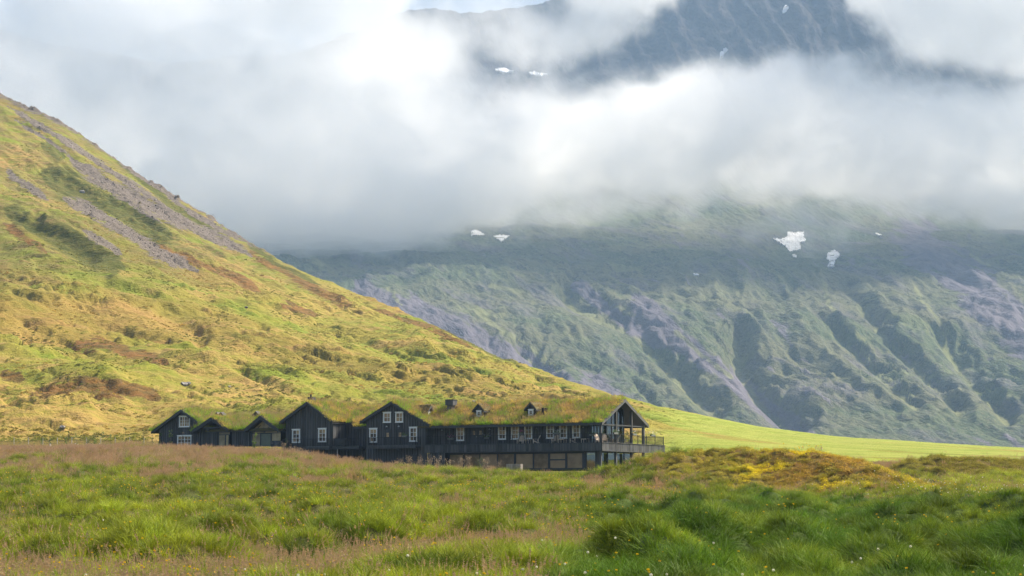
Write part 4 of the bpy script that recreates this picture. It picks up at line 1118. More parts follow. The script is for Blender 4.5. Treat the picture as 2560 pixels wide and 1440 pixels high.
# lower storey: lower wall, big panes, posts
lowz = -3.25
low = FH.part('lower_wall', MB().box(-26.0, -23.2, 1.25, 1.5, lowz, -0.96).box(-26, -8, 8.8, 9.0, lowz, -.96).box(-26, -3.2, 1.3, 8.8, lowz - .15, lowz + .02), DARKIN)
xl0 = fr(1113, 1145, 0.0)[0]
boards(FH, low, -26.1, xl0, 0.1, -3.3, lambda x: -1.08, pitch=0.41)
le = [xl0 + .1] + [fr(p, 1145, 0.9)[0] for p in (1160, 1200, 1244, 1288, 1334, 1373, 1416, 1460)]
head = FH.part('lower_glazing', MB().box(xl0, le[-1], 0.85, 1.0, -1.30, -1.07).box(xl0, le[-1], 0.85, 1.0, -3.35, -3.12), BLACK2)
for i, e in enumerate(le):
    w = (.12, .14, .09, .09, .26, .14, .26, .26, .40)[i]
    FH.part('mullion', MB().box(e - w / 2, e + w / 2, 0.78, 1.04, -3.12, -1.31), BLACK2, head)
    if i < len(le) - 1:
        w2 = (.12, .14, .09, .09, .26, .14, .26, .26, .40)[i + 1]
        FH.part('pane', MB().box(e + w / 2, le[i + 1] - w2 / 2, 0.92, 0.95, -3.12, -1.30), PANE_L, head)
FH.part('transom', MB().box(le[6] + .13, le[7] - .13, 0.86, 1.0, -2.16, -2.0), BLACK2, head)
FH.part('rear_pier', MB().box(-26, xl0, 1.0, 1.2, -3.3, -1.0), DARKIN, low)
lr = FH.part('lower_corner_glazing', MB().box(le[-1], XEND, 0.85, 1.0, -1.2, -1.0).box(XEND - .1, XEND + .1, 1.0, 11.0, -1.2, -1.0), BLACK2)
glaze(FH, lr, [le[-1] + .25, fr(1490, 1145, .9)[0], XEND - .05], -3.4, -1.2, Y=0.92, fw=.22)
glaze(FH, lr, [1.2, 3.6, 5.9, 8.2, 10.6], -3.4, -1.2, X=XEND, fw=.14)
glaze(FH, lr, [-7.8, -5.4, -3.2, XEND - .05], -3.4, -1.2, Y=10.6, fw=.12)
# railing round terrace
railing(FH, [(-25.9, 0.12), (-0.1, 0.12)], 0.03, post_every=2.15, bal=0.30)
railing(FH, [(-0.12, 0.13), (-0.12, 17.9)], 0.036, post_every=2.55)
railing(FH, [(-0.13, 17.88), (-2.9, 17.88)], 0.036)
# roof: ridge along X
t_ = 0.33; d_ = 0.10
mb = MB()
for ye, ze, s in ((0.0, 2.6, 1), (13.2, 2.65, -1)):
    mb.prism([(-27.5, ye, ze - t_ - d_), (-27.5, 6.37, 5.75 - t_ - d_), (-27.5, 6.37, 5.75 - t_), (-27.5, ye, ze - t_)], (27.5, 0, 0))
froof = FH.part('roof', mb, BLACK2)
for ye, ze in ((0.0, 2.6), (13.2, 2.65)):
    s = -1 if ye < 1 else 1
    FH.part('barge_board', MB().prism([(0.0, ye + s * .05, ze - t_ - .16), (0, 6.37, 5.75 - t_ - .15 + .01 * s), (0, 6.37, 5.75 - .08 + .01 * s), (0, ye + s * .05, ze - .08)], (0.06, 0, 0)), GREYW, froof)
    FH.part('eave_board', MB().box(-25.2, -.02, ye - (.07 if s < 0 else -.01), ye - (.01 if s < 0 else -.07), ze - t_ - .12, ze - .14), BLACK2, froof)
DORM = []
for px in (1197.5, 1327.5):
    xd, _ = fr(px, 1035, 2.0); DORM.append(xd)
chx, _ = fr(1128, 1012, 4.6)
def fskip(p):
    k = np.zeros(len(p), bool)
    for xd in DORM: k |= (np.abs(p[:, 0] - xd) < 0.75) & (p[:, 1] > 1.9) & (p[:, 1] < 4.0)
    k |= (np.abs(p[:, 0] - chx) < 0.75) & (np.abs(p[:, 1] - 4.6) < 0.7)
    k |= (np.abs(p[:, 0] + 31.2) < 5.4) & (p[:, 2] < 5.9 - 0.5 * np.abs(p[:, 0] + 31.2) - .1)
    return k
turf_slope(FH, froof, (-27.5, 0, 2.6 - t_ + .002), (0, 0, 2.6 - t_ + .002), (-27.5, 6.37, 5.75 - t_ + .002), (0, 6.37, 5.75 - t_ + .002), 0.30, 100, 13.0, 0.50, skip=fskip)
turf_slope(FH, froof, (-27.5, 13.2, 2.65 - t_ + .002), (0, 13.2, 2.65 - t_ + .002), (-27.5, 6.37, 5.75 - t_ + .002), (0, 6.37, 5.75 - t_ + .002), 0.30, 101, 4.0, 0.5)

def dormer(h, parentroof, cx, cy, zb, axis='x', wd=1.05, front=0.0, hgt=0.95, pk=0.5, depth=2.4):
    """small gabled dormer: cheeks and front, turf-topped roof, white four-pane window"""
    w = wd / 2; m = MB()
    def pt(a, dep, z): return (cx + a, cy + dep, z) if axis == 'x' else (cx - dep, cy + a, z)
    off = (0, depth, 0) if axis == 'x' else (-depth, 0, 0)
    m.prism([pt(-w, 0, zb - .3), pt(w, 0, zb - .3), pt(w, 0, zb + hgt), pt(0, 0, zb + hgt + pk), pt(-w, 0, zb + hgt)], off)
    d = h.part('dormer', m, BLACK)
    r = MB(); ov = 0.38; f0 = -0.28; rdrop = pk / w * ov
    for s in (-1, 1):
        r.prism([pt(s * (w + ov), f0, zb + hgt - rdrop + .02), pt(0, f0, zb + hgt + pk + .02), pt(0, f0, zb + hgt + pk + .20), pt(s * (w + ov), f0, zb + hgt - rdrop + .18)],
                (0, depth - f0, 0) if axis == 'x' else (-(depth - f0), 0, 0))
    h.part('dormer_roof', r, BLACK2, d)
    for s in (-1, 1):
        b = MB().prism([pt(s * (w + ov), f0 - .05, zb + hgt - rdrop), pt(0, f0 - .05, zb + hgt + pk + .01 * s), pt(0, f0 - .05, zb + hgt + pk + .22 + .01 * s), pt(s * (w + ov), f0 - .05, zb + hgt - rdrop + .21)], (0, .045, 0) if axis == 'x' else (-.045, 0, 0))
        h.part('barge_board', b, BLACK2 if axis == 'x' else GREYW, d)
        tz = MB().prism([pt(s * (w + ov), f0, zb + hgt - rdrop + .185), pt(s * .001, f0, zb + hgt + pk + .205), pt(s * .001, f0, zb + hgt + pk + .36), pt(s * (w + ov), f0, zb + hgt - rdrop + .30)], (0, depth - f0, 0) if axis == 'x' else (-(depth - f0), 0, 0))
        h.part('turf', tz, SOIL, d)
    window(h, (cx if axis == 'x' else cy) - .36, (cx if axis == 'x' else cy) + .36, zb + .08, zb + .80, (cy if axis == 'x' else cx) - (.01 if axis == 'x' else -.01), 2, 2, axis, PANE_D, parent=d, case=.15)
    R = np.random.default_rng(int(abs(cx) * 10)); n = 60
    a = R.uniform(-(w + ov), w + ov, n); dep = R.uniform(f0, depth * .8, n)
    z = zb + hgt + pk + .34 - np.abs(a) * pk / w
    P = np.stack([cx + a, cy + dep, z], -1) if axis == 'x' else np.stack([cx - dep, cy + a, z], -1)
    TURF_PTS.append((h, d, P - np.array(h.o), R.uniform(.5, .9, n), np.array([0.42, .30, .14]) * R.uniform(.7, 1.2, (n, 1))))
for xd in DORM: dormer(FH, froof, xd, 2.05, rz(2.05) - .02)
ch = FH.part('chimney', MB().box(chx - .42, chx + .42, 4.25, 4.95, 4.2, 5.35).box(chx - .60, chx + .60, 4.05, 5.15, 5.35, 6.05), BLACK)
FH.part('chimney_cap', MB().box(chx - .66, chx + .66, 4.0, 5.2, 6.05, 6.12), BLACK2, ch)
for px in (1107, 1226, 1344, 1460): lamp(FH, fr(px, 1070, YF)[0], 2.05, YF)

# ---- balcony house (two doors, four windows) ---------------------------------------------------
EH = House('balcony_house', 'black gabled house with two balcony doors and four white windows beside the long roof', -31.0, 3.0, LZ)
roofE = (-36.14, 3.42, -31.23, 5.92, -25.31, 2.85)
def eskip(p): return (p[:, 0] > -31) & (p[:, 1] > 1.0) & (p[:, 2] < rz(np.clip(p[:, 1], 0, 6.37)))
er = gable_y(EH, *roofE, -0.45, 9.5, seed=120, dry=0.55, dens=11, skip=eskip)
ztE = zroof(*roofE, 0.40)
we = EH.part('wall', MB().prism([(-35.4, .12, -3.3), (-26.1, .12, -3.3), (-26.1, .12, ztE(-26.1)), (-31.23, .12, ztE(-31.23)), (-35.4, .12, ztE(-35.4))], (0, .2, 0)).box(-35.4, -35.2, .32, 9, -3.3, 3.2).box(-26.3, -26.05, .32, 2.0, -.9, 2.8), DARKIN)
hw = []
for x0_, x1_, ya, yb in ((923.5, 942.5, 1071.5, 1105.5), (1023.5, 1042.5, 1068.5, 1103.5), (958, 977, 1031.5, 1056), (988.5, 1007.5, 1031, 1055.5)):
    a, zt = fr(x0_, ya); b, zb = fr(x1_, yb); hw.append((a, b, zb, zt))
dd = []
for x0_, x1_ in ((960.5, 976), (991, 1006.5)):
    a, zt = fr(x0_, 1074); b, _ = fr(x1_, 1074); dd.append((a, b, 0.0, zt))
hol = [(a + .02, b - .02, c + .02, d - .02) for a, b, c, d in hw] + dd
boards(EH, we, -35.45, -26.05, 0.1, -3.3, ztE, hol)
boards(EH, we, 0.05, 2.0, -26.05, -0.98, lambda x: 2.4, axis='y')
for a, b, c, d in hw: window(EH, a, b, c, d, 0.07, 2, 3 if d - c > 1.4 else 2, pane=PANE if d - c < 1.4 else None)
for k, (a, b, c, d) in enumerate(dd):
    q = EH.part('door', MB().box(a - .1, a + .05, -.02, .1, c, d + .1).box(b - .05, b + .1, -.02, .1, c, d + .1).box(a + .05, b - .05, -.02, .1, d - .03, d + .1), BLACK2)
    EH.part('door_leaf', MB().box(a + .05, b - .05, .03, .08, .03, d - .04), BLACK, q)
    if k == 0: EH.part('open_edge', MB().box(a + .10, a + .20, -.12, .02, .03, d - .06), GREYW, q)
    m = (a + b) / 2 + .08
    for i in (0, 1):
        for j in (0, 1):
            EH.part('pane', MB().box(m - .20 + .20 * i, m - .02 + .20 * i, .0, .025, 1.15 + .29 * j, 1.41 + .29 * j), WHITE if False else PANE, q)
    EH.part('sash_bars', MB().box(m - .23, m + .21, -.006, .02, 1.10, 1.148).box(m - .23, m + .21, -.006, .02, 1.70, 1.75).box(m - .23, m - .202, -.006, .02, 1.15, 1.70).box(m + .182, m + .21, -.006, .02, 1.15, 1.70), GREYW, q)
    lamp(EH, (a + b) / 2, 2.62, 0.05)
bx0, _ = fr(922, 1115, -1.2); bx1, _ = fr(1040, 1115, -1.2)
bal = EH.part('balcony', MB().box(bx0, bx1, -1.25, 0.0, -.38, -.02), BLACK2)
for i in range(3): EH.part('balcony_board', MB().box(bx0, bx1, -1.30, -1.251, -.44 + .16 * i, -.30 + .16 * i), BLACK, bal)
railing(EH, [(bx0 + .05, -0.05), (bx0 + .05, -1.2), (bx1 - .05, -1.2), (bx1 - .05, -.05)], 0.0, 1.05, post_every=2.5)
EH.part('cellar_door', MB().box(fr(1027, 1140)[0], fr(1042, 1140)[0], .0, .04, -3.2, -1.25), GREYW if False else BLACK2)
dormer(EH, er, fr(1075, 1035, 3.2)[0], 3.0, 3.62, axis='y', wd=0.95, depth=2.6)

# ---- recessed link between the two gabled houses -----------------------------------------------
DH = House('link_house', 'dark recessed link under sagging turf between the two tall gabled houses', -38.2, 5.0, LZ)
dz = lambda Y: 2.78 + .47 * (Y - 1.2)
mb = MB(); t_ = .33
mb.prism([(-41.6, 2.6, dz(2.6) - t_ - .1), (-41.6, 7.5, dz(7.5) - t_ - .1), (-41.6, 7.5, dz(7.5) - t_), (-41.6, 2.6, dz(2.6) - t_)], (3.3, 0, 0))
mb.prism([(-38.3, 1.2, dz(1.2) - t_ - .1), (-38.3, 7.5, dz(7.5) - t_ - .1), (-38.3, 7.5, dz(7.5) - t_), (-38.3, 1.2, dz(1.2) - t_)], (4.0, 0, 0))
mb.prism([(-41.6, 13, dz(2.2) - t_ - .1), (-41.6, 7.5, dz(7.5) - t_ - .1), (-41.6, 7.5, dz(7.5) - t_), (-41.6, 13, dz(2.2) - t_)], (7.3, 0, 0))
drf = DH.part('roof', mb, BLACK2)
def dskip(p): return ((np.abs(p[:, 0] + 31.23) < 4.95) & (p[:, 2] < 5.9 - .51 * np.abs(p[:, 0] + 31.23))) | ((p[:, 0] < -40.6) & (p[:, 2] < 6.15 - .6 * np.abs(p[:, 0] + 44.97)))
for xa, xb, ye, sd_ in ((-41.6, -38.3, 2.6, 140), (-38.3, -34.3, 1.2, 141)):
    turf_slope(DH, drf, (xa, ye, dz(ye) - t_ + .002), (xb, ye, dz(ye) - t_ + .002), (xa, 7.5, dz(7.5) - t_ + .002), (xb, 7.5, dz(7.5) - t_ + .002), .3, sd_, 12, .55, skip=dskip)
DH.part('eave_board', MB().box(-41.0, -38.31, 2.52, 2.58, dz(2.6) - .45, dz(2.6) - .14), BLACK2, drf)
DH.part('eave_board', MB().box(-38.29, -35.6, 1.12, 1.18, dz(1.2) - .45, dz(1.2) - .14), BLACK2, drf)
DH.part('barge_board', MB().prism([(-38.36, 1.15, dz(1.15) - .45), (-38.36, 2.6, dz(2.6) - .45), (-38.36, 2.6, dz(2.6) - .1), (-38.36, 1.15, dz(1.15) - .1)], (.05, 0, 0)), BLACK2, drf)
dw = DH.part('wall', MB().box(-40.85, -38.3, 3.22, 3.4, -3.3, 3.2).box(-38.3, -35.5, 1.92, 2.1, -3.3, 2.7).box(-38.3, -38.1, 2.1, 3.22, -3.3, 3.0), DARKIN)
boards(DH, dw, -40.85, -38.3, 3.2, -3.2, lambda x: 3.05)
boards(DH, dw, -38.3, -35.5, 1.9, -3.2, lambda x: 2.45)
bl = DH.part('balcony', MB().box(-40.8, -36.4, -.3, 1.85, -.38, -.02), BLACK2)
railing(DH, [(-40.7, -.25), (-36.45, -.25)], 0, 1.05, post_every=2.1)
DH.part('railing_screen', MB().box(-40.6, -38.6, -.22, -.19, .1, 1.0), BLACK2, bl)
lamp(DH, -38.9, 2.3, 3.15)
DH.part('post', MB().box(-40.1, -40.0, -.1, 0, -3.3, -.381), LAMPM)
DH.part('post', MB().box(-38.6, -38.45, -.1, .05, -3.3, -.381), BLACK2)

# ---- chimney house ------------------------------------------------------------------------------
CH = House('chimney_house', 'plain black gabled house with small chimney and two white windows', -45.0, 4.0, LZ)
roofC = (-49.45, 3.61, -44.97, 6.19, -40.63, 3.5)
def cskip(p): return (p[:, 0] > -44) & (p[:, 1] > 3.0) & (p[:, 2] < dz(np.clip(p[:, 1], 1, 7.5)) - .02) & (p[:, 0] > -41.6)
cr = gable_y(CH, *roofC, -.45, 10, seed=160, dry=.58, dens=11, skip=cskip)
ztC = zroof(*roofC, .40)
wc = CH.part('wall', MB().prism([(-48.7, .12, -1.6), (-40.9, .12, -1.6), (-40.9, .12, ztC(-40.9)), (-44.97, .12, ztC(-44.97)), (-48.7, .12, ztC(-48.7))], (0, .2, 0)).box(-41.1, -40.9, .32, 4, -3.3, 3.1).box(-48.7, -48.5, .32, 9.5, -1.6, 3.1), DARKIN)
hw = []
for x0_, x1_, ya, yb in ((730.5, 749.5, 1074, 1106.5), (795.5, 815, 1071.5, 1104.5)):
    a, zt = fr(x0_, ya); b, zb = fr(x1_, yb); hw.append((a, b, zb, zt))
boards(CH, wc, -48.75, -40.88, .1, -1.6, ztC, [(a + .02, b - .02, c + .02, d - .02) for a, b, c, d in hw])
boards(CH, wc, .05, 3.2, -40.87, -2.0, lambda y: 3.0, axis='y')
for a, b, c, d in hw: window(CH, a, b, c, d, .07, 2, 3)
cx_, _ = fr(779, 1000, 2.2)
k = CH.part('chimney', MB().box(cx_ - .42, cx_ + .42, 1.8, 2.55, 5.2, 6.85), BLACK)
CH.part('flue', MB().tube((cx_ - .05, 2.1, 6.85), (cx_ - .05, 2.1, 7.25), .12, .12, 9), METAL, k)
cb0, _ = fr(768, 1116, -.9)
bl = CH.part('balcony', MB().box(cb0, -40.81, -.95, .0, -.38, -.02), BLACK2)
for i in range(3): CH.part('balcony_board', MB().box(cb0, -40.81, -1.0, -.951, -.44 + .16 * i, -.30 + .16 * i), BLACK, bl)
railing(CH, [(-48.6, -.9), (-40.85, -.9)], 0, 1.02, post_every=2.6)
CH.part('cellar_post', MB().box(-42.1, -41.9, -.3, -.1, -3.3, -.381), BLACK2)
CH.part('cellar_panel', MB().box(-44.2, -42.6, .6, .66, -3.0, -1.62), PANE_D)

# ---- porch house ---------------------------------------------------------------------------------
BH = House('porch_house', 'low black house with two turf gabled glass porches', -57.0, 3.0, 0.2)
bz = lambda Y: 2.62 + .34 * (Y + .3)
mb = MB(); mb.prism([(-62.5, -.3, bz(-.3) - .43), (-62.5, 6.2, bz(6.2) - .43), (-62.5, 6.2, bz(6.2) - .33), (-62.5, -.3, bz(-.3) - .33)], (13.4, 0, 0))
mb.prism([(-62.5, 12, bz(0) - .43), (-62.5, 6.2, bz(6.2) - .43), (-62.5, 6.2, bz(6.2) - .33), (-62.5, 12, bz(0) - .33)], (13.4, 0, 0))
br = BH.part('roof', mb, BLACK2)
p1 = (-64.3, 2.62, -60.82, 4.44, -57.9, 2.75); p2 = (-55.0, 2.70, -52.39, 4.46, -49.3, 2.63)
def bskip(p):
    k = np.zeros(len(p), bool)
    for g in (p1, p2):
        f = np.where(p[:, 0] < g[2], g[1] + (g[3] - g[1]) * (p[:, 0] - g[0]) / (g[2] - g[0]), g[5] + (g[3] - g[5]) * (g[4] - p[:, 0]) / (g[4] - g[2]))
        k |= (p[:, 0] > g[0]) & (p[:, 0] < g[4]) & (p[:, 2] < f)
    return k
turf_slope(BH, br, (-62.5, -.3, bz(-.3) - .328), (-49.1, -.3, bz(-.3) - .328), (-62.5, 6.2, bz(6.2) - .328), (-49.1, 6.2, bz(6.2) - .328), .3, 180, 12, .05, skip=bskip)
gable_y(BH, *p1, -1.0, 4.6, thick=.42, seed=182, dry=.2, dens=11)
gable_y(BH, *p2, -1.0, 4.6, thick=.42, seed=186, dry=.2, dens=11)
bw = BH.part('wall', MB().box(-64, -49.3, 1.42, 1.6, .2, 2.5).box(-57.9, -54.9, .12, .3, .2, 2.4), DARKIN)
boards(BH, bw, -58.0, -54.9, .1, .2, lambda x: 2.25)
# porch one: low boarded screen, dark gable with tie beam, glazed right part
x1a, x1b, x1c = fr(512, 1090)[0], fr(545, 1090)[0], fr(574, 1090)[0]
boards(BH, bw, x1a, x1b, .0, .3, lambda x: 2.12)
BH.part('screen_cap', MB().box(x1a, x1b, -.05, .05, 2.12, 2.2), BLACK2, bw)
BH.part('post', MB().box(fr(508, 1090)[0] - .06, fr(508, 1090)[0] + .06, -.75, -.63, .3, 2.5), BLACK2)
BH.part('tie_beam', MB().box(-62.6, -58.6, -.8, -.62, 2.72, 2.92), BLACK2)
pg = BH.part('porch_glazing', MB().box(x1b, x1b + .18, -.02, .14, .3, 2.9).box(x1b + .18, x1c, .0, .1, 1.78, 1.88), BLACK2)
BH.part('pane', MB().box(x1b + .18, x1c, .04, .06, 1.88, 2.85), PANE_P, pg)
xm = (x1b + x1c) / 2 + .3
BH.part('pane', MB().box(x1b + .18, xm - .08, .04, .06, .3, 1.78), PANE_P, pg); BH.part('mullion', MB().box(xm - .08, xm + .08, -.0, .12, .3, 1.78), BLACK2, pg)
BH.part('pane', MB().box(xm + .08, x1c - .2, .04, .06, .3, 1.78), PANE_P, pg); BH.part('mullion', MB().box(x1c - .2, x1c - .1, -.0, .12, .3, 1.78), BLACK2, pg)
# porch two: glazed gable, door, low stone wall
q0, q1 = fr(629, 1090)[0], fr(701, 1090)[0]
z2 = zroof(*p2, .62)
g2 = BH.part('porch_glazing', MB().box(q0 - .12, q0 + .12, -.1, .12, .2, z2(q0)).box(q0 + .12, q1, -.02, .1, 1.92, 2.02), BLACK2)
for a, b in ((q0 + .12, -52.39), (-52.39, q1)):
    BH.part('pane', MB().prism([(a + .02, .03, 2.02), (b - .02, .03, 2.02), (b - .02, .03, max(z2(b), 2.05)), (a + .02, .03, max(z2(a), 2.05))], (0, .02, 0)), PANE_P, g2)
BH.part('rafter', MB().beam((-52.39, .0, 2.05), (-51.2, .0, 3.2), .06, .08), GREYW, g2)
BH.part('rafter', MB().beam((-54.2, .0, 2.05), (-53.0, .0, 3.1), .06, .08), GREYW, g2)
d0, d1 = fr(653, 1090)[0], fr(677, 1090)[0]
BH.part('pane', MB().box(q0 + .12, d0 - .16, .03, .05, .2, 1.92), PANE_P, g2)
dq = BH.part('door', MB().box(d0 - .16, d0, -.04, .1, .2, 1.9).box(d1, d1 + .18, -.04, .1, .2, 1.9), BLACK2)
BH.part('door_leaf', MB().box(d0, d1, .0, .05, .2, 1.88), DOORG, dq)
BH.part('pane', MB().box(d1 + .18, q1, .03, .05, .9, 1.92), PANE_P, g2)
R5 = random.Random(8)
sw = BH.part('stone_wall', MB().box(d1 + .2, q1 + .4, -.1, .0, .1, .85), STONE)
for r_ in range(4):
    xx = d1 + .18
    while xx < q1 + .3:
        ww = R5.uniform(.22, .4)
        BH.part('stone', MB().prism([(xx + .02, -.12, .08 + r_ * .2), (xx + ww - .01, -.12, .07 + r_ * .2), (xx + ww - .03, -.12, .255 + r_ * .2 + R5.uniform(-.02, .02)), (xx + .03, -.12, .25 + r_ * .2)], (0, -R5.uniform(.06, .16), 0)), STONE, sw); xx += ww
# roof lights
for px, py, Y in ((545, 1033, 5.0), (556, 1036, 5.0), (643, 1038, 5.0)):
    xx, zz = fr(px, py, Y)
    rl = BH.part('roof_vent', MB().box(xx - .35, xx + .35, Y - .3, Y + .5, bz(Y) - .2, bz(Y) + .45), BLACK2)
    for s in (-1, 1): BH.part('vent_board', MB().prism([(xx + s * .6, Y - .4, bz(Y) + .2), (xx, Y - .4, bz(Y) + .72 + .01 * s), (xx, Y - .4, bz(Y) + .85 + .01 * s), (xx + s * .62, Y - .4, bz(Y) + .32)], (0, .8, 0)), GREYW, rl)

# ---- end house ---------------------------------------------------------------------------------
AH = House('end_house', 'black gabled house with wide white windows one above the other', -66.7, 3.0, 0.2)
roofA = (-71.95, 2.66, -66.7, 5.63, -61.8, 2.86)
gable_y(AH, *roofA, -.5, 8.5, seed=200, dry=.1, dens=11)
ztA = zroof(*roofA, .40)
wa_ = AH.part('wall', MB().prism([(-71.0, .12, .1), (-62.3, .12, .1), (-62.3, .12, ztA(-62.3)), (-66.7, .12, ztA(-66.7)), (-71, .12, ztA(-71))], (0, .2, 0)).box(-71, -70.8, .32, 8, .1, 2.6), DARKIN)
hw = []
for x0_, x1_, ya, yb in ((448, 474, 1041, 1067), (443.5, 478, 1089.5, 1116)):
    a, zt = fr(x0_, ya); b, zb = fr(x1_, yb); hw.append((a, b, zb, zt))
boards(AH, wa_, -71.05, -62.25, .1, .15, ztA, [(a + .02, b - .02, c + .02, d - .02) for a, b, c, d in hw])
for a, b, c, d in hw: window(AH, a, b, c, d, .07, 4, 3, case=.12)
boards(AH, wa_, .1, 8, -70.98 - .1, .15, lambda y: 2.3, axis='y')

# roof grass: one stuff object for each roof or dormer
_merge = {}
for h, rp, P, S, tint in TURF_PTS:
    _merge.setdefault(rp.name, [rp, [], [], []]); e = _merge[rp.name]; e[1].append(P); e[2].append(S); e[3].append(tint)
for i, (rp, P, S, T_) in enumerate(_merge.values()):
    scatter('turf_grass', np.concatenate(P), np.concatenate(S), np.concatenate(T_), T_TURF, None, rp, 0.2, 300 + i)

# ------------------------------------------------------------------ meadow grass
def in_lodge(x, y):
    X, Y = W2L(x, y)
    k = (X > -26.2) & (X < -1.0) & (Y > 0.4) & (Y < 12)
    k |= (X > -49) & (X <= -26.2) & (Y > -1.4) & (Y < 10)
    k |= (X > -71.2) & (X <= -49) & (Y > -0.35) & (Y < 9)
    return k

def pts_band(d0, d1, dens, u0=-180, u1=2740, seed=1):
    R = np.random.default_rng(seed)
    area = (u1 - u0) / F * (d1 * d1 - d0 * d0) / 2; n = int(area * dens)
    d = np.sqrt(R.uniform(d0 * d0, d1 * d1, n)); u = R.uniform(u0, u1, n)
    x = (u - 1280) / F * d / 0.9985
    return x, d, u

def dryness(x, d, u, y):
    n = fbm(x / 7, d / 9, 3, 300) * 0.9 + fbm(x / 1.8, d / 2.4, 2, 303) * 0.45
    b = np.interp(y, [1110, 1165, 1195, 1225, 1260, 1330, 1440], [0.80, 0.66, 0.36, -0.02, -0.24, -0.36, -0.62])
    b = b + 0.45 * np.exp(-((u - 1900) / 520) ** 2) * np.exp(-((y - 1238) / 26) ** 2)
    b = b - 0.30 * sstep(1000, 1350, u) * sstep(1500, 1350, u) * sstep(1165, 1185, y)
    b = b + 0.30 * np.exp(-((u - 120) / 170) ** 2 - ((y - 1295) / 26) ** 2)
    b = b - 0.9 * lush(u, y)
    return b + n

def meadow_scatter():
    LP, LSz, LT, DP, DS, DT, MP, MS, MT, LN, DN, MN = ([] for _ in range(12))
    for d0, d1, dens, sd_ in ((26, 60, 23, 1), (60, 100, 11, 2), (100, 160, 7.0, 3), (160, 262, 4.2, 4)):
        mg = (520, 380, 260, 200)[sd_ - 1]
        x, d, u = pts_band(d0, d1, dens, -mg, 2560 + mg, seed=400 + sd_)
        zb, u2, y, t = base_z(x, d)
        ok = ~in_lodge(x, d) & ~((u > 1625) & (d > 238))
        x, d, u, y = x[ok], d[ok], u[ok], y[ok]
        z = ground_z(x, d)
        R = np.random.default_rng(500 + sd_); n = len(x)
        e = 0.12
        gx = (ground_z(x + e, d) - ground_z(x - e, d)) / (2 * e); gy = (ground_z(x, d + e) - ground_z(x, d - e)) / (2 * e)
        N = np.stack([-gx * .8, -gy * .8, np.ones_like(gx)], -1)
        wx = x + 0.5 * perlin(x / 2.5, d / 2.5, 6); wd = d + 0.6 * perlin(x / 2.5, d / 2.5, 16)
        dome = domes(wx, wd, 1.7, 5, 0.75) * sstep(-0.28, 0.15, fbm(x / 9, d / 11, 2, 7))
        px_, py_ = proj(x, d, z)
        dr = dryness(x, d, u, y) + R.normal(0, 0.13, n) - 0.22 - 0.45 * (dome - .3)
        lu = lush(u, y)
        heath = np.clip(wbump(x, d, 1940, 152, 9.5, 8.0, 1.3) + wbump(x, d, 2130, 147, 6.5, 6.0, 1.2) + wbump(x, d, 2400, 193, 11, 7, 0.8) * 0.9, 0, 1)
        keep = (heath < 0.42) | (R.random(n) < 0.12)
        g_br = np.array([0.27, 0.325, 0.022]); g_dk = np.array([0.125, 0.185, 0.015]); g_lu = np.array([0.08, 0.165, 0.010]); tan = np.array([0.40, 0.275, 0.145]); ol = np.array([0.26, 0.235, 0.07])
        m1 = sstep(-0.40, 0.30, fbm(x / 3.2, d / 4.0, 3, 310) + 0.10 + 0.15 * R.normal(0, 1, n))[:, None]
        gr = g_dk * (1 - m1) + g_br * m1
        lum = (lu * (0.45 + 0.55 * sstep(0.25, -0.25, fbm(x / 5, d / 5, 2, 311))))[:, None]
        gr = gr * (1 - lum) + g_lu * lum
        w = sstep(-0.05, 0.35, dr)[:, None]; gr = gr * (1 - 0.75 * w) + ol * 0.75 * w
        flt = (sstep(2180, 2340, u) * sstep(1198, 1212, y) * sstep(1275, 1245, y))[:, None]; gr = gr * (1 - .85 * flt) + np.array([0.36, 0.40, 0.05]) * .85 * flt; dr = dr - .5 * flt[:, 0]
        gr = gr * (1 + 0.55 * fbm(x / 1.1, d / 1.5, 2, 315))[:, None] * (1 + 0.30 * fbm(x / 6, d / 9, 2, 316))[:, None]
        gr = gr * R.uniform(0.68, 1.32, (n, 1)) * (1 + R.normal(0, 0.05, (n, 3)))
        isdry = keep & (dr > 0.30) & (R.random(n) < 0.8)
        far = sstep(90, 200, d)
        size = (0.70 + 0.30 * far) * R.uniform(0.7, 1.3, n) * (0.85 + 0.3 * dome) * (1 + 0.10 * lu)
        g = keep & ~isdry
        lushy = g & ((lu > 0.5) | (dome + R.normal(0, .15, n) > 0.45))
        mead = g & ~lushy
        P = np.stack([x, d, z - 0.03], -1)
        LN.append(N[lushy]); MN.append(N[mead]); DN.append(N[isdry]); LP.append(P[lushy]); LSz.append(size[lushy]); LT.append(gr[lushy])
        MP.append(P[mead]); MS.append(size[mead] * 0.95); MT.append(gr[mead])
        dt = tan * (1 - 0.5 * sstep(0.6, 0.2, dr)[:, None]) + ol * 0.5 * sstep(0.6, 0.2, dr)[:, None]
        dt = dt * R.uniform(0.7, 1.25, (n, 1)) * (1 + R.normal(0, 0.06, (n, 3)))
        DP.append(P[isdry]); DS.append(size[isdry] * 1.05); DT.append(dt[isdry])
    cat = np.concatenate
    scatter('lush_grass', cat(LP), cat(LSz), np.clip(cat(LT), 0, 1), T_LUSH, 'deep green tussock grass over the meadow hummocks', seed=1, nrm=cat(LN))
    scatter('meadow_grass', cat(MP), cat(MS), np.clip(cat(MT), 0, 1), T_MEAD, 'mixed green and olive meadow grass', seed=2, nrm=cat(MN))
    scatter('seeding_grass', cat(DP), cat(DS), np.clip(cat(DT), 0, 1), T_DRY, 'pinkish tan seeding grass along the crest of the meadow', seed=3, nrm=cat(DN))
    print('grass', len(cat(LP)), len(cat(MP)), len(cat(DP)))
    # the mown field and the strip behind the crest
    x, d, u = pts_band(236, 420, 1.1, -150, 2720, 620)
    ok = ~in_lodge(x, d); x, d, u = x[ok], d[ok], u[ok]
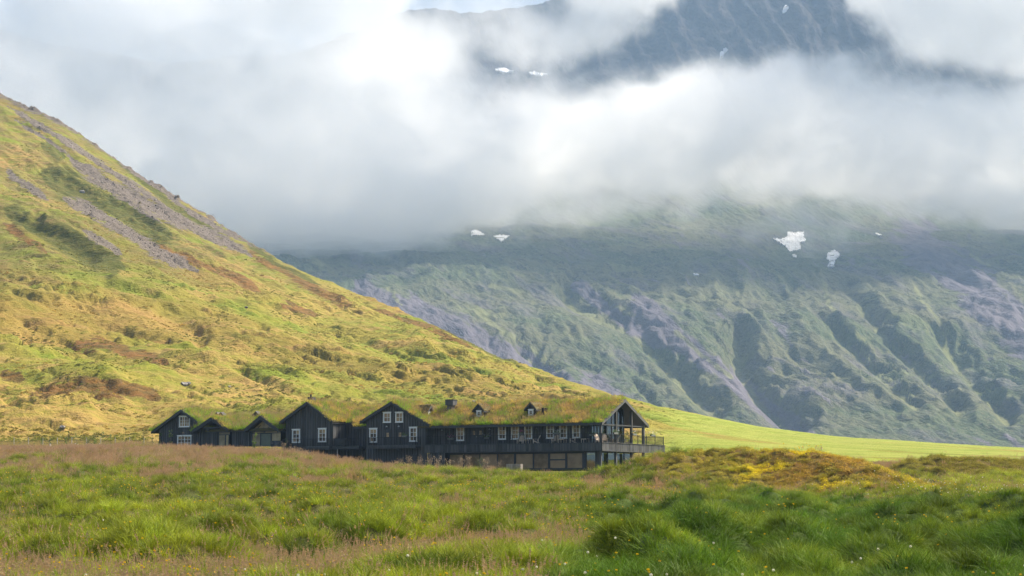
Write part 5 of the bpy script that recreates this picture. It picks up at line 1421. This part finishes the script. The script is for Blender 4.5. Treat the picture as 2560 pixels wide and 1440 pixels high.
    zb, _, y, t = base_z(x, d); z = np.where(d < 331, ground_z(x, d), zb)
    R = np.random.default_rng(9); n = len(x)
    right = sstep(1580, 1680, u)[:, None]
    c = np.array([0.40, 0.33, 0.09]) * (1 - right) + np.array([0.42, 0.50, 0.06]) * right
    k = (d < 331)
    scatter('field_grass', np.stack([x, d, z - 0.02], -1)[k], (R.uniform(.5, 1.0, n) * (1 - .45 * right[:, 0]))[k], (c * R.uniform(.75, 1.2, (n, 1)))[k], T_TURF, 'short yellow green grass on the level ground behind the crest', seed=4)
    # dwarf shrubs on the two mounds
    R = np.random.default_rng(77)
    x, d, u = pts_band(128, 215, 9.0, 1560, 2760, 630)
    heath = np.clip(wbump(x, d, 1950, 151, 9.5, 9.0, 1.3) + wbump(x, d, 2140, 146, 6.5, 6.5, 1.3), 0, 1); h2 = np.clip(wbump(x, d, 2400, 193, 11, 7, 1.1), 0, 1)
    h3 = np.clip(wbump(x, d, 1730, 160, 7.5, 8.0, 1.1), 0, 1)
    k = (np.maximum(np.maximum(heath, h2), 0.75 * h3) + R.normal(0, .06, len(x))) > 0.42
    x, d, u, heath, h2 = x[k], d[k], u[k], heath[k], h2[k]
    z = ground_z(x, d); n = len(x)
    q = fbm(x / 4.5, d / 4.5, 3, 640) + 0.0
    yel = np.array([0.70, 0.60, 0.03]); rus = np.array([0.55, 0.26, 0.06]); olv = np.array([0.36, 0.32, 0.055]); dk = np.array([0.17, 0.17, 0.03])
    wy = (sstep(0.0, 0.25, q) * sstep(1780, 1900, u))[:, None]; wr = (0.38 * sstep(-0.02, -0.25, q) * sstep(1850, 2000, u))[:, None]
    c = np.where((h2 > heath)[:, None], dk * .5 + olv * .5, olv * (1 - wy - wr) + yel * wy + rus * wr)
    c = np.clip(c, 0, 1) * R.uniform(.6, 1.3, (n, 1))
    scatter('dwarf_shrubs', np.stack([x, d, z - .05], -1), R.uniform(.6, 1.25, n), c, T_CLUMP, 'yellow, rust and olive dwarf shrubs covering the two mounds', seed=5)
    # flowers
    def flowers(name, label, kind, n0, zone, sz, seed):
        R = np.random.default_rng(seed)
        x, d, u = pts_band(30, 175, n0, seed=seed)
        _, _, y, t = base_z(x, d); w = zone(x, d, u, y); k = R.random(len(x)) < w; x, d = x[k], d[k]
        P = np.stack([x, d, ground_z(x, d) + R.uniform(-.05, .08, len(x))], -1); m = len(x)
        scatter(name, P, R.uniform(.8, 1.3, m) * sz * (1 + d / 130), np.tile([0.12, .16, .03], (m, 1)), [bloom(name, kind)], label, seed=seed, tilt=.35)
    flowers('yellow_flowers', 'small yellow hawkbit flowers dotted through the meadow', 'yellow', 1.5, lambda x, d, u, y: sstep(-.1, .35, fbm(x / 6, d / 7, 3, 700)) * np.interp(y, [1190, 1230, 1330, 1440], [0, .7, 1, .8]) * (1 - .75 * lush(u, y)), .55, 71)
    flowers('cotton_grass', 'white cotton grass tufts in the damp hollow', 'white', 0.55, lambda x, d, u, y: (sstep(1750, 2000, u) * np.exp(-((y - 1248) / 22) ** 2) + .9 * np.exp(-((y - 1205) / 18) ** 2) * sstep(2300, 2420, u) + .05 * sstep(1230, 1300, y)) * sstep(-.25, .25, fbm(x / 8, d / 9, 2, 701)), 0.55, 72)

def hill_tussocks():
    HX, HD, HZ, HU, HT, HS = HILL
    R = np.random.default_rng(55); n = 62000
    u = R.uniform(-120, 2300, n); t = R.random(n) ** 1.25 * 0.98
    fx = (u - HU[0, 0]) / (HU[0, 1] - HU[0, 0]); fy = np.interp(t, HT[:, 0], np.arange(HT.shape[0]))
    x, d, z, sc = (bil(A, fx, fy) for A in (HX, HD, HZ, HS))
    q = fbm(x / 22, d / 30, 3, 801); q2 = fbm(x / 60, d / 80, 3, 802)
    k = (q + R.normal(0, .10, n) > 0.02) & (sc < .35) & ~(u > 1580 + R.normal(0, 60, n))
    x, d, z, u, q, q2 = x[k], d[k], z[k], u[k], q[k], q2[k]; m = len(x)
    c = np.array([0.20, 0.21, 0.03]) + sstep(0, .3, q2)[:, None] * np.array([.16, .04, .03]) - sstep(.1, .35, q)[:, None] * np.array([.07, .06, .01])
    scatter('hill_tussocks', np.stack([x, d, z - .05], -1), R.lognormal(-.45, .35, m), np.clip(c, .03, 1) * R.uniform(.65, 1.35, (m, 1)), T_HILL, 'low olive tussocks dotted over the hillside', seed=12)

meadow_scatter()
hill_tussocks()

# ------------------------------------------------------------------ things on and around the lodge
def lodge_thing(name, label, cat, X, Y, Z, rz=0.0, group=None):
    return tag(empty(name, L2W(X, Y, Z), rz - TH), label, cat, group)

def copy_tree(o, parent=None):
    c = o.copy(); COL.objects.link(c); c.parent = parent
    for ch in list(o.children): copy_tree(ch, c)
    return c

def make_armchair():
    r = empty('garden_armchair')
    for i in range(5):
        x = -.24 + .12 * i; hgt = (.98, 1.08, 1.12, 1.08, .98)[i]
        MB().beam((x * .9, .20, .32), (x * 1.12, .62, hgt), .105, .025).build('back_slat', TEAK, r)
    for i in range(4): MB().box(-.29, .29, -.30 + .14 * i, -.18 + .14 * i, .36 - .025 * i, .385 - .025 * i).build('seat_slat', TEAK, r)
    for s in (-1, 1):
        MB().box(s * .36 - .07, s * .36 + .07, -.36, .42, .56, .585).build('armrest', TEAK, r)
        MB().box(s * .33 - .035, s * .33 + .035, -.33, -.24, 0, .558).build('leg', TEAK, r)
        MB().beam((s * .31, -.30, .33), (s * .31, .50, .03), .03, .10).build('leg', TEAK, r)
        MB().box(s * .34 - .03, s * .34 + .03, .30, .36, .2, .558).build('arm_support', TEAK, r)
    return r
chair0 = make_armchair(); used = [False]
def put_chair(px, Y, face, label, size=1.0, X=None):
    x = fr(px, 1104, Y)[0] if X is None else X
    o = chair0 if not used[0] else copy_tree(chair0)
    used[0] = True
    o.location = L2W(x, Y, 0.0); o.rotation_euler = (0, 0, face - TH); o.scale = (size,) * 3
    tag(o, label, 'armchair', 'slatted wooden armchairs on the terrace'); return o
put_chair(1301, .85, 0.15, 'slatted wooden armchair below the pink flowers on the terrace rail')
put_chair(1339, .85, -1.0, 'slatted wooden armchair turned sideways, just right of the low table by the pink flowers')
put_chair(1388, .85, 0.1, 'slatted wooden armchair facing out beneath the leafy box on the railing')
put_chair(1431, .85, -1.1, 'slatted wooden armchair just left of the last white window of the long house')
put_chair(1498, .85, 1.2, 'wooden armchair at the glazed corner of the terrace')
put_chair(0, 0, 0.6, 'wooden armchair on the end terrace behind the corner railing', X=-.62).location = L2W(-.62, 1.9, 0)
put_chair(0, 0, -0.9, 'second wooden armchair on the end terrace under the gable', X=-.62).location = L2W(-.62, 4.9, 0)
put_chair(0, 0, 1.9, 'wooden armchair on the open end of the terrace beside a gable post', X=-1.2).location = L2W(-1.2, 9.6, 0)

def make_table():
    r = empty('garden_table')
    for i in range(5): MB().box(-.42 + .17 * i, -.26 + .17 * i, -.36, .36, .50, .53).build('top_slat', TEAK, r)
    MB().box(-.40, .40, -.30, -.26, .42, .498).build('apron', TEAK, r)
    for sx in (-1, 1):
        for sy in (-1, 1): MB().box(sx * .37 - .03, sx * .37 + .03, sy * .30 - .03, sy * .30 + .03, 0, .498).build('leg', TEAK, r)
    return r
tab0 = make_table()
for i, (px, lab) in enumerate(((1318, 'low wooden table between the first two terrace armchairs'), (1406, 'low wooden table between the second pair of terrace armchairs'), (1463, 'low wooden table right of the last white window'))):
    o = tab0 if i == 0 else copy_tree(tab0)
    o.location = L2W(fr(px, 1104, .8)[0], .8, 0); o.rotation_euler = (0, 0, -TH); tag(o, lab, 'table', 'low tables on the terrace')

PINK = simple_mat('pink_petals', (0.9, 0.16, 0.45), 0.6, 0.3, 20); WPET = simple_mat('white_petals', (0.7, 0.7, 0.66), 0.6, 0.1, 20); GLEAF = simple_mat('planter_leaves', (0.13, 0.22, 0.04), 0.7, 0.4, 20)
BOXM = simple_mat('planter_box_grey', (0.16, 0.17, 0.16), 0.7, 0.2, 5)
def leaves_mb(n, rx, ry, rz_, size, seed, z0=0):
    R = random.Random(seed); m = MB()
    for _ in range(n):
        p = Vector((R.gauss(0, rx * .5), R.gauss(0, ry * .5), z0 + abs(R.gauss(0, rz_ * .6)))); nn = Vector((R.uniform(-1, 1), R.uniform(-1, 1), R.uniform(.1, 1))).normalized()
        a = nn.orthogonal().normalized(); b = nn.cross(a); s = size * R.uniform(.6, 1.2); k = len(m.v)
        m.v += [tuple(p - a * s), tuple(p + b * s * .6), tuple(p + a * s), tuple(p - b * s * .6)]; m.f.append((k, k + 1, k + 2, k + 3))
    return m
def planter(label, X, Y, Z, petals, seed, w=.9, rot=0):
    o = lodge_thing('flower_box', label, 'flower box', X, Y, Z, rot, 'flower boxes of the lodge')
    MB().box(-w / 2, w / 2, -.11, .11, -.16, .06).build('box', BOXM, o)
    l = leaves_mb(70, w * .9, .22, .30, .055, seed, .06).build('leaves', GLEAF, o); tag(l, kind='stuff')
    if petals: tag(leaves_mb(46, w * .8, .22, .36, .05, seed + 1, .16).build('petals', petals, o), kind='stuff')
    return o
planter('flower box with pink blooms on the wall left of the first long house window', fr(1127, 1090, 1.4)[0], 1.40, 0.85, PINK, 1)
planter('flower box with pale flowers on the wall right of the double door', fr(1216, 1088, 1.4)[0], 1.40, 0.88, WPET, 3)
planter('bright pink flowers on the front railing above a wooden armchair', fr(1303, 1087, .1)[0], 0.1, 1.28, PINK, 5, .55)
planter('leafy flower box on the front railing above the second pair of armchairs', fr(1391, 1084, .1)[0], 0.1, 1.28, WPET, 7, 1.0)
planter('hanging box of green leaves at the glazed corner of the facade', fr(1481, 1084, 1.35)[0], 1.35, 1.05, None, 9, .8)
planter('white flower box on the side railing nearest the gable', -0.12, sdp(1541, 1090)[0], 1.30, WPET, 11, 1.1, math.pi / 2)
planter('white flower box at the middle of the side railing', -0.12, sdp(1588, 1090)[0], 1.30, WPET, 13, 1.1, math.pi / 2)
planter('white flower box near the far end of the side railing', -0.12, sdp(1634, 1091)[0], 1.30, WPET, 15, 1.2, math.pi / 2)
planter('small leafy box on the balcony railing of the two door house', fr(1011, 1094, -1.2)[0], -1.2, 1.2, None, 17, .7)

# weathered timber box with a mossy lid in front of the long house
def ground_pt(px, d):
    x = (px - 1280) / F * d / 0.9985
    return float(x), float(d), float(ground_z(np.array([x]), np.array([d]))[0])
GREYWOOD = simple_mat('silver_weathered_planks', (0.30, 0.265, 0.24), 0.85, 0.35, 6, 0.4, 0.2, stretch=(1, 1, .25))
gx, gy, gz_ = ground_pt(1286, 226)
zt = float(at(1286, 1160, 226)[2])
tb = empty('timber_trough', (gx, gy, gz_ - .1), -.35); tag(tb, 'silvery weathered plank trough standing in the grass before the long house', 'trough')
hh = max(zt - gz_ + .1, .9)
for i in range(8): MB().box(-.8 + .2 * i, -.62 + .2 * i, -.45, -.38, 0, hh - .06 * (i > 5)).build('plank', GREYWOOD, tb)
for s in (-1, 1):
    for j in range(4): MB().box(s * .82 - .03, s * .82 + .03, -.36 + .2 * j, -.18 + .2 * j, 0, hh).build('plank', GREYWOOD, tb)
MB().box(-.79, .79, .40, .46, 0, hh).build('rear_panel', GREYWOOD, tb)
MB().box(-.79, .79, -.37, .39, hh - .35, hh - .2).build('soil', SOIL, tb)

# ---- saplings, stakes ------------------------------------------------------------------------
BARK = simple_mat('sapling_bark', (0.22, 0.17, 0.12), 0.9, 0.3, 8, 0.3); STAKE = simple_mat('pale_wooden_stake', (0.50, 0.45, 0.38), 0.85, 0.2, 6, 0.2)
LEAFG = simple_mat('sapling_leaves', (0.16, 0.22, 0.05), 0.7, 0.5, 12); LEAFD = simple_mat('willow_leaves_green', (0.075, 0.12, 0.045), 0.7, 0.4, 12); LEAFT = simple_mat('dry_tan_seed_heads', (0.40, 0.30, 0.20), 0.8, 0.4, 12)
def add_translucent(m):
    t = NT(m.node_tree); out = m.node_tree.nodes['Material Output']; b = m.node_tree.nodes['Principled BSDF']
    tr = t.node('ShaderNodeBsdfTranslucent'); src = b.inputs['Base Color'].links[0].from_socket; t.l.new(src, tr.inputs[0])
    ms = t.node('ShaderNodeMixShader'); ms.inputs[0].default_value = .4; t.l.new(b.outputs[0], ms.inputs[1]); t.l.new(tr.outputs[0], ms.inputs[2]); t.l.new(ms.outputs[0], out.inputs[0])
for m_ in (LEAFG, LEAFD, LEAFT, GLEAF): add_translucent(m_)

def young_tree(name, label, px, d, top, seed, leaf, lsize=.07, nl=110, spread=.45, stems=1, low=.25, cat='sapling', group=None, twig=5):
    """thin stems with side twigs and loose leaves; top is the photograph row of its tip"""
    x, y, z = ground_pt(px, d); h = max(float(at(px, top, d)[2]) - z, .7); R = random.Random(seed)
    o = empty(name, (x, y, z - .05), R.uniform(0, 6)); tag(o, label, cat, group)
    tr = MB(); lv = MB()
    for s in range(stems):
        a = R.uniform(0, 6.28); sp = (spread * .5 if stems > 1 else .06) * R.uniform(.5, 1.3); hs = h * (R.uniform(.7, 1.0) if s else 1)
        pts = [Vector((math.cos(a) * sp * f * f + R.uniform(-.03, .03), math.sin(a) * sp * f * f + R.uniform(-.03, .03), hs * f)) for f in (0, .25, .5, .75, 1)]
        for i in range(4): tr.tube(pts[i], pts[i + 1], .035 * (1 - i * .22), .035 * (1 - (i + 1) * .22), 5)
        for k in range(twig):
            f = R.uniform(low, .95); i = min(int(f * 4), 3); b = pts[i].lerp(pts[i + 1], f * 4 - i); ta = R.uniform(0, 6.28); l = spread * R.uniform(.4, 1) * (1.1 - f * .6)
            e = b + Vector((math.cos(ta) * l, math.sin(ta) * l, l * R.uniform(.4, 1.1))); tr.tube(b, e, .012, .005, 4)
            for q in range(max(2, int(nl / stems / twig))):
                p = b.lerp(e, R.uniform(.15, 1.1)) + Vector((R.gauss(0, .07), R.gauss(0, .07), R.gauss(0, .07)))
                n = Vector((R.uniform(-1, 1), R.uniform(-1, 1), R.uniform(-.2, 1))).normalized(); u = n.orthogonal().normalized(); w = n.cross(u); sz = lsize * R.uniform(.6, 1.3); k0 = len(lv.v)
                lv.v += [tuple(p - u * sz), tuple(p + w * sz * .55), tuple(p + u * sz), tuple(p - w * sz * .55)]; lv.f.append((k0, k0 + 1, k0 + 2, k0 + 3))
    tr.build('trunk', BARK, o); lv.build('crown', leaf, o)
    return o
SAP = [(107, 286, 1098, 'short bushy sapling with reddish stem, leftmost by the fence line'), (129, 284, 1086, 'thin sapling with few leaves behind the thickest pale stake'), (171, 268, 1092, 'leafy sapling beside the second pale stake'),
       (176, 292, 1076, 'tall slim sapling just behind the leafy one at the second stake'), (195, 280, 1070, 'tall sparse sapling third from the long grass mound'), (224, 288, 1094, 'thin leafless looking sapling between two fuller ones'),
       (243, 276, 1100, 'low round leaved sapling near the middle of the row'), (262, 284, 1078, 'slim upright sapling right of the low round one'), (281, 290, 1084, 'small sapling with a pale stem before the slope'),
       (318, 280, 1064, 'tallest and leafiest sapling of the row before the end house'), (361, 288, 1072, 'slim yellow green sapling second nearest to the end house'), (385, 287, 1086, 'dark thin sapling standing against the corner of the end house')]
for i, (px, d, top, lab) in enumerate(SAP):
    young_tree('sapling', lab, px, d, top, 900 + i, LEAFG if i not in (11,) else LEAFD, .085, 90 if i in (2, 6, 9) else 46, .5 if i in (6, 9, 0) else .3, 1, .2, group='young trees planted left of the lodge')
young_tree('climbing_shrub', 'leafy shrub climbing the corner of the end house', 404, 284.0, 1066, 941, LEAFD, .1, 160, .35, 3, .1, 'shrub')
young_tree('climbing_shrub', 'pale green shrub against the wall left of the lower wide window', 430, 281.5, 1074, 942, LEAFG, .1, 120, .32, 2, .1, 'shrub')
young_tree('climbing_shrub', 'reddish thin shrub standing in front of the lower wide window', 458, 280.5, 1078, 943, LEAFT, .07, 70, .4, 2, .1, 'shrub')
young_tree('climbing_shrub', 'bright yellow green shrub before the glazed porch', 638, 273.0, 1081, 944, LEAFG, .12, 150, .4, 2, .2, 'shrub')
young_tree('climbing_shrub', 'dark leafy shrub at the corner between porch and chimney house', 716, 270.0, 1096, 945, LEAFD, .1, 200, .5, 4, .1, 'shrub')
WIL = [(690, 244, 1116), (712, 240, 1108), (735, 238, 1112), (752, 241, 1118), (770, 239, 1126), (1002, 243, 1140), (1024, 240, 1134), (1048, 241, 1138), (1076, 242, 1140), (1098, 240, 1136), (1122, 243, 1146), (1150, 241, 1138), (1172, 240, 1134), (1202, 238, 1129), (1216, 240, 1140), (1248, 241, 1150)]
nb_ = ['leftmost dry willow bush below the porch house', 'tall tan willow bush before the stone wall', 'dry willow bush in front of the left window of the chimney house', 'small dry willow bush under the chimney house balcony', 'thin dry bush at the left end of the dark undercroft',
       'dry bush below the left balcony corner of the two door house', 'tallest tan bush under the two door balcony', 'dry bush below the two balcony doors', 'dry bush beside the cellar door', 'tan bush right of the cellar door', 'low dry bush before the boarded lower wall',
       'tan bush at the left edge of the large lower panes', 'feathery dry bush across the first large lower pane', 'tallest dark stemmed bush before the second large lower pane', 'dry bush between the second and third lower panes', 'small dry bush just left of the plank trough']
for i, ((px, d, top), lab) in enumerate(zip(WIL, nb_)):
    young_tree('willow_bush', lab, px, d, top, 960 + i, LEAFT if i != 13 else LEAFD, .06, 190, .75, 7, .25, 'bush', 'dry bushes along the front of the lodge', 6)
STK = [(130, 262, 1118, 'thickest pale wooden stake in the row left of the lodge'), (168, 262, 1120, 'pale stake below the leafy sapling'), (180, 263, 1122, 'thin pale stake right of the leafy sapling'), (193, 263, 1121, 'pair stake nearer to the long mound, left one'), (199, 264, 1122, 'pair stake nearer to the long mound, right one'), (253, 270, 1106, 'upright fence post behind the low round sapling')]
for i, (px, d, top, lab) in enumerate(STK):
    x, y, z = ground_pt(px, d); h = max(float(at(px, top, d)[2]) - z, .8)
    o = empty('stake', (x, y, z - .1), .3 * i); tag(o, lab, 'stake', 'stakes and posts left of the lodge'); w = .09 if i == 0 else .05
    MB().box(-w, w, -w, w, 0, h).build('shaft', STAKE, o); MB().prism([(-w, -w, h), (w, -w, h), (w, w, h), (-w, w, h)], (0, 0, .02)).build('top', STAKE, o)
# wire fence left of the lodge
fo = empty('wire_fence', ground_pt(60, 296)); tag(fo, 'thin wire fence running behind the saplings towards the end house', 'fence')
f0 = fo.location.copy(); fp = [ground_pt(p, 296 - .004 * (p - 40)) for p in range(40, 400, 36)]
for p in fp: MB().box(p[0] - .045 - f0.x, p[0] + .045 - f0.x, p[1] - .045 - f0.y, p[1] + .045 - f0.y, p[2] - .2 - f0.z, p[2] + 1.15 - f0.z).build('post', STAKE, fo)
for a, b in zip(fp[:-1], fp[1:]):
    for k in (.35, .7, 1.05): MB().beam(Vector(a) - f0 + Vector((0, 0, k)), Vector(b) - f0 + Vector((0, 0, k)), .012, .012).build('wire', METAL, fo)

# ---- boulders on the slope, snow patches -----------------------------------------------------
ROCK = simple_mat('lichen_grey_rock', (0.26, 0.245, 0.235), 0.9, 0.5, 1.5, 0.6, 0.2)
HX, HD, HZ, HU, HT, HS = HILL
HPX, HPY = proj(HX, HD, HZ)
def rock_mesh(seed):
    bm = bmesh.new(); bmesh.ops.create_icosphere(bm, subdivisions=2, radius=1.0); R = np.random.default_rng(seed); k = R.uniform(-3, 3, 3)
    for v in bm.verts:
        n = float(perlin(np.array([v.co.x * 1.3 + k[0] + v.co.z]), np.array([v.co.y * 1.3 + k[1] - v.co.z * .7]), seed)[0])
        v.co *= 1 + .45 * n; v.co.z *= .62
    me = bpy.data.meshes.new('boulder'); bm.to_mesh(me); bm.free(); me.materials.append(ROCK); return me
RM = [rock_mesh(i) for i in (1, 2, 3, 4)]
BLD = [(460, 962, 1.3, 'dark rock outcrop on the slope above the porch house'), (470, 960, 1.0, 'smaller rock beside the dark outcrop above the porches'), (80, 1000, 1.5, 'grey boulder in the ochre slope at far left'), (95, 1004, 1.1, 'second grey boulder next to the far left one'),
       (155, 1070, .8, 'pale blue grey rock behind the saplings'), (165, 1042, .7, 'small pale rock above the saplings'), (615, 768, 1.0, 'lone pale boulder high on the grassy slope'), (505, 1000, .6, 'pale stone on the slope left of the chimney'),
       (575, 968, .7, 'pale stone midway up the green slope'), (805, 990, .7, 'stone just right of the chimney house chimney'), (1185, 1003, .9, 'white stone showing above the long turf ridge'), (240, 1015, .9, 'low grey rock in the orange heath'), (205, 480, 2.2, 'dark boulder on the long scree strip')]
for i, (px, py, r, lab) in enumerate(BLD):
    k = np.argmin((HPX - px) ** 2 + (HPY - py) ** 2 + (HT > 1) * 1e9); q = np.unravel_index(k, HX.shape)
    o = link(bpy.data.objects.new('boulder', RM[i % 4])); o.location = (HX[q], HD[q], HZ[q] + .1 * r); o.rotation_euler = (0, 0, i * 1.3); o.scale = (r * .7, r * .6, r * .7)
    tag(o, lab, 'boulder', 'boulders on the hillside')
# loose stones of the scree strips
R = np.random.default_rng(31); k = np.flatnonzero((HS.ravel() > .55) & (HT.ravel() < 1.0) & (HU.ravel() > -300)); k = R.choice(k, min(4000, len(k)), False)
P = np.stack([HX.ravel()[k], HD.ravel()[k], HZ.ravel()[k]], -1) + R.normal(0, .5, (len(k), 3)) * (1, 1, 0)
def stone_mesh(i):
    me = rock_mesh(40 + i); me.materials.clear()
    me.materials.append(simple_mat('scree_stone_%d' % i, ((0.24, .20, .17), (0.33, .285, .25), (.15, .125, .11))[i], .9, .3, 2, .4)); return me
scatter('scree_stones', P, R.lognormal(-1.9, .55, len(k)), np.ones((len(k), 3)), [stone_mesh(i) for i in range(3)], 'loose grey stones of the scree strips', seed=8, tilt=.4)

MX, MD, MZ = MTN
MPX, MPY = proj(MX, MD, MZ)
SNOW, t_, b_ = new_mat('old_summer_snow')
n_ = t_.noise(t_.pos(), .06, 5, .6); t_.put(b_.inputs['Base Color'], t_.mix(t_.ramp(n_, .35, .65), (.42, .43, .45, 1), (.68, .69, .71, 1))); b_.inputs['Roughness'].default_value = .7
def snow(poly, lab, step=2.2):
    """a snow field draped over the slope inside a photograph outline"""
    poly = np.array(poly, float); x0, y0 = poly.min(0); x1, y1 = poly.max(0)
    gx_ = np.arange(x0 - step, x1 + 2 * step, step); gy_ = np.arange(y0 - step, y1 + 2 * step, step)
    GX, GY = np.meshgrid(gx_, gy_); P3 = np.zeros(GX.shape + (3,))
    cols = MPX[300, :]
    for j, gx0 in enumerate(gx_):
        c = int(np.argmin(np.abs(cols - gx0))); yy = MPY[:, c]; run = np.minimum.accumulate(yy)
        for i, gy0 in enumerate(gy_):
            r = int(np.argmax(run <= gy0)); r = max(r, 1)
            y_a, y_b = yy[r - 1], yy[r]; f = 0 if y_a == y_b else np.clip((y_a - gy0) / (y_a - y_b), 0, 1)
            D_ = MD[r - 1, c] + f * (MD[r, c] - MD[r - 1, c])
            P3[i, j] = [float(v) for v in at(gx0, gy0, D_ - 9.0)]
    inside = np.zeros(GX.shape, bool); n = len(poly); wob = 1.5 * perlin(GX / 5, GY / 5, 77)
    qx, qy = GX + wob, GY + 1.2 * perlin(GX / 4, GY / 4, 78)
    for i in range(n):
        (ax, ay), (bx, by) = poly[i], poly[(i + 1) % n]
        c = ((ay > qy) != (by > qy)) & (qx < (bx - ax) * (qy - ay) / (by - ay + 1e-9) + ax); inside ^= c
    V = []; idx = -np.ones(GX.shape, int); Fc = []
    for i in range(GX.shape[0] - 1):
        for j in range(GX.shape[1] - 1):
            if inside[i, j]:
                q = []
                for a, b in ((i, j), (i, j + 1), (i + 1, j + 1), (i + 1, j)):
                    if idx[a, b] < 0: idx[a, b] = len(V); V.append(tuple(P3[a, b]))
                    q.append(int(idx[a, b]))
                Fc.append(tuple(q))
    if not Fc: return
    me = bpy.data.meshes.new('snow_patch'); me.from_pydata(V, [], Fc); me.materials.append(SNOW)
    bm = bmesh.new(); bm.from_mesh(me); g = bmesh.ops.extrude_face_region(bm, geom=bm.faces[:]); bmesh.ops.translate(bm, verts=[e for e in g['geom'] if isinstance(e, bmesh.types.BMVert)], vec=(0, 12, -9))
    bmesh.ops.recalc_face_normals(bm, faces=bm.faces); bm.to_mesh(me); bm.free()
    tag(link(bpy.data.objects.new('snow_patch', me)), lab, 'snow patch', 'snow patches on the mountain')
snow([(1929, 594), (1950, 596), (1968, 590), (1966, 578), (1985, 580), (2009, 577), (2008, 590), (2014, 600), (1998, 604), (2002, 622), (1985, 624), (1972, 627), (1962, 612), (1948, 604)], 'largest snow patch, star shaped, in the mountain hollow')
snow([(1979, 634), (1992, 637), (1990, 643), (1981, 640)], 'tiny snow fleck just below the largest patch', 1.6)
snow([(2068, 632), (2085, 622), (2099, 634), (2090, 646), (2084, 656), (2084, 666), (2068, 664), (2074, 652), (2066, 644)], 'boot shaped snow patch right of the largest one')
snow([(2187, 580), (2196, 583), (2204, 587), (2194, 588)], 'small snow fleck high on the right', 1.6)
snow([(1730, 681), (1742, 683), (1749, 686), (1736, 686)], 'small lone snow fleck on the mountain bench', 1.6)
snow([(1232, 588), (1252, 586), (1274, 587), (1262, 596), (1252, 602), (1240, 594)], 'triangular snow patch at the lower edge of the cloud')
snow([(1176, 576), (1190, 572), (1212, 586), (1178, 587)], 'faint snow patch half lost in the cloud edge')
snow([(1236, 172), (1254, 167), (1284, 176), (1262, 180)], 'small snow ledge showing above the cloud bank')
snow([(1316, 180), (1334, 177), (1372, 184), (1340, 188)], 'long thin snow ledge right of the small ledge above the cloud')
snow([(1954, 22), (1964, 10), (1972, 14), (1962, 30), (1956, 34)], 'slanting snow strip high on the dark cliff')
snow([(1800, 128), (1812, 116), (1818, 122), (1806, 138), (1798, 140)], 'snow strip low on the dark cliff just over the cloud')
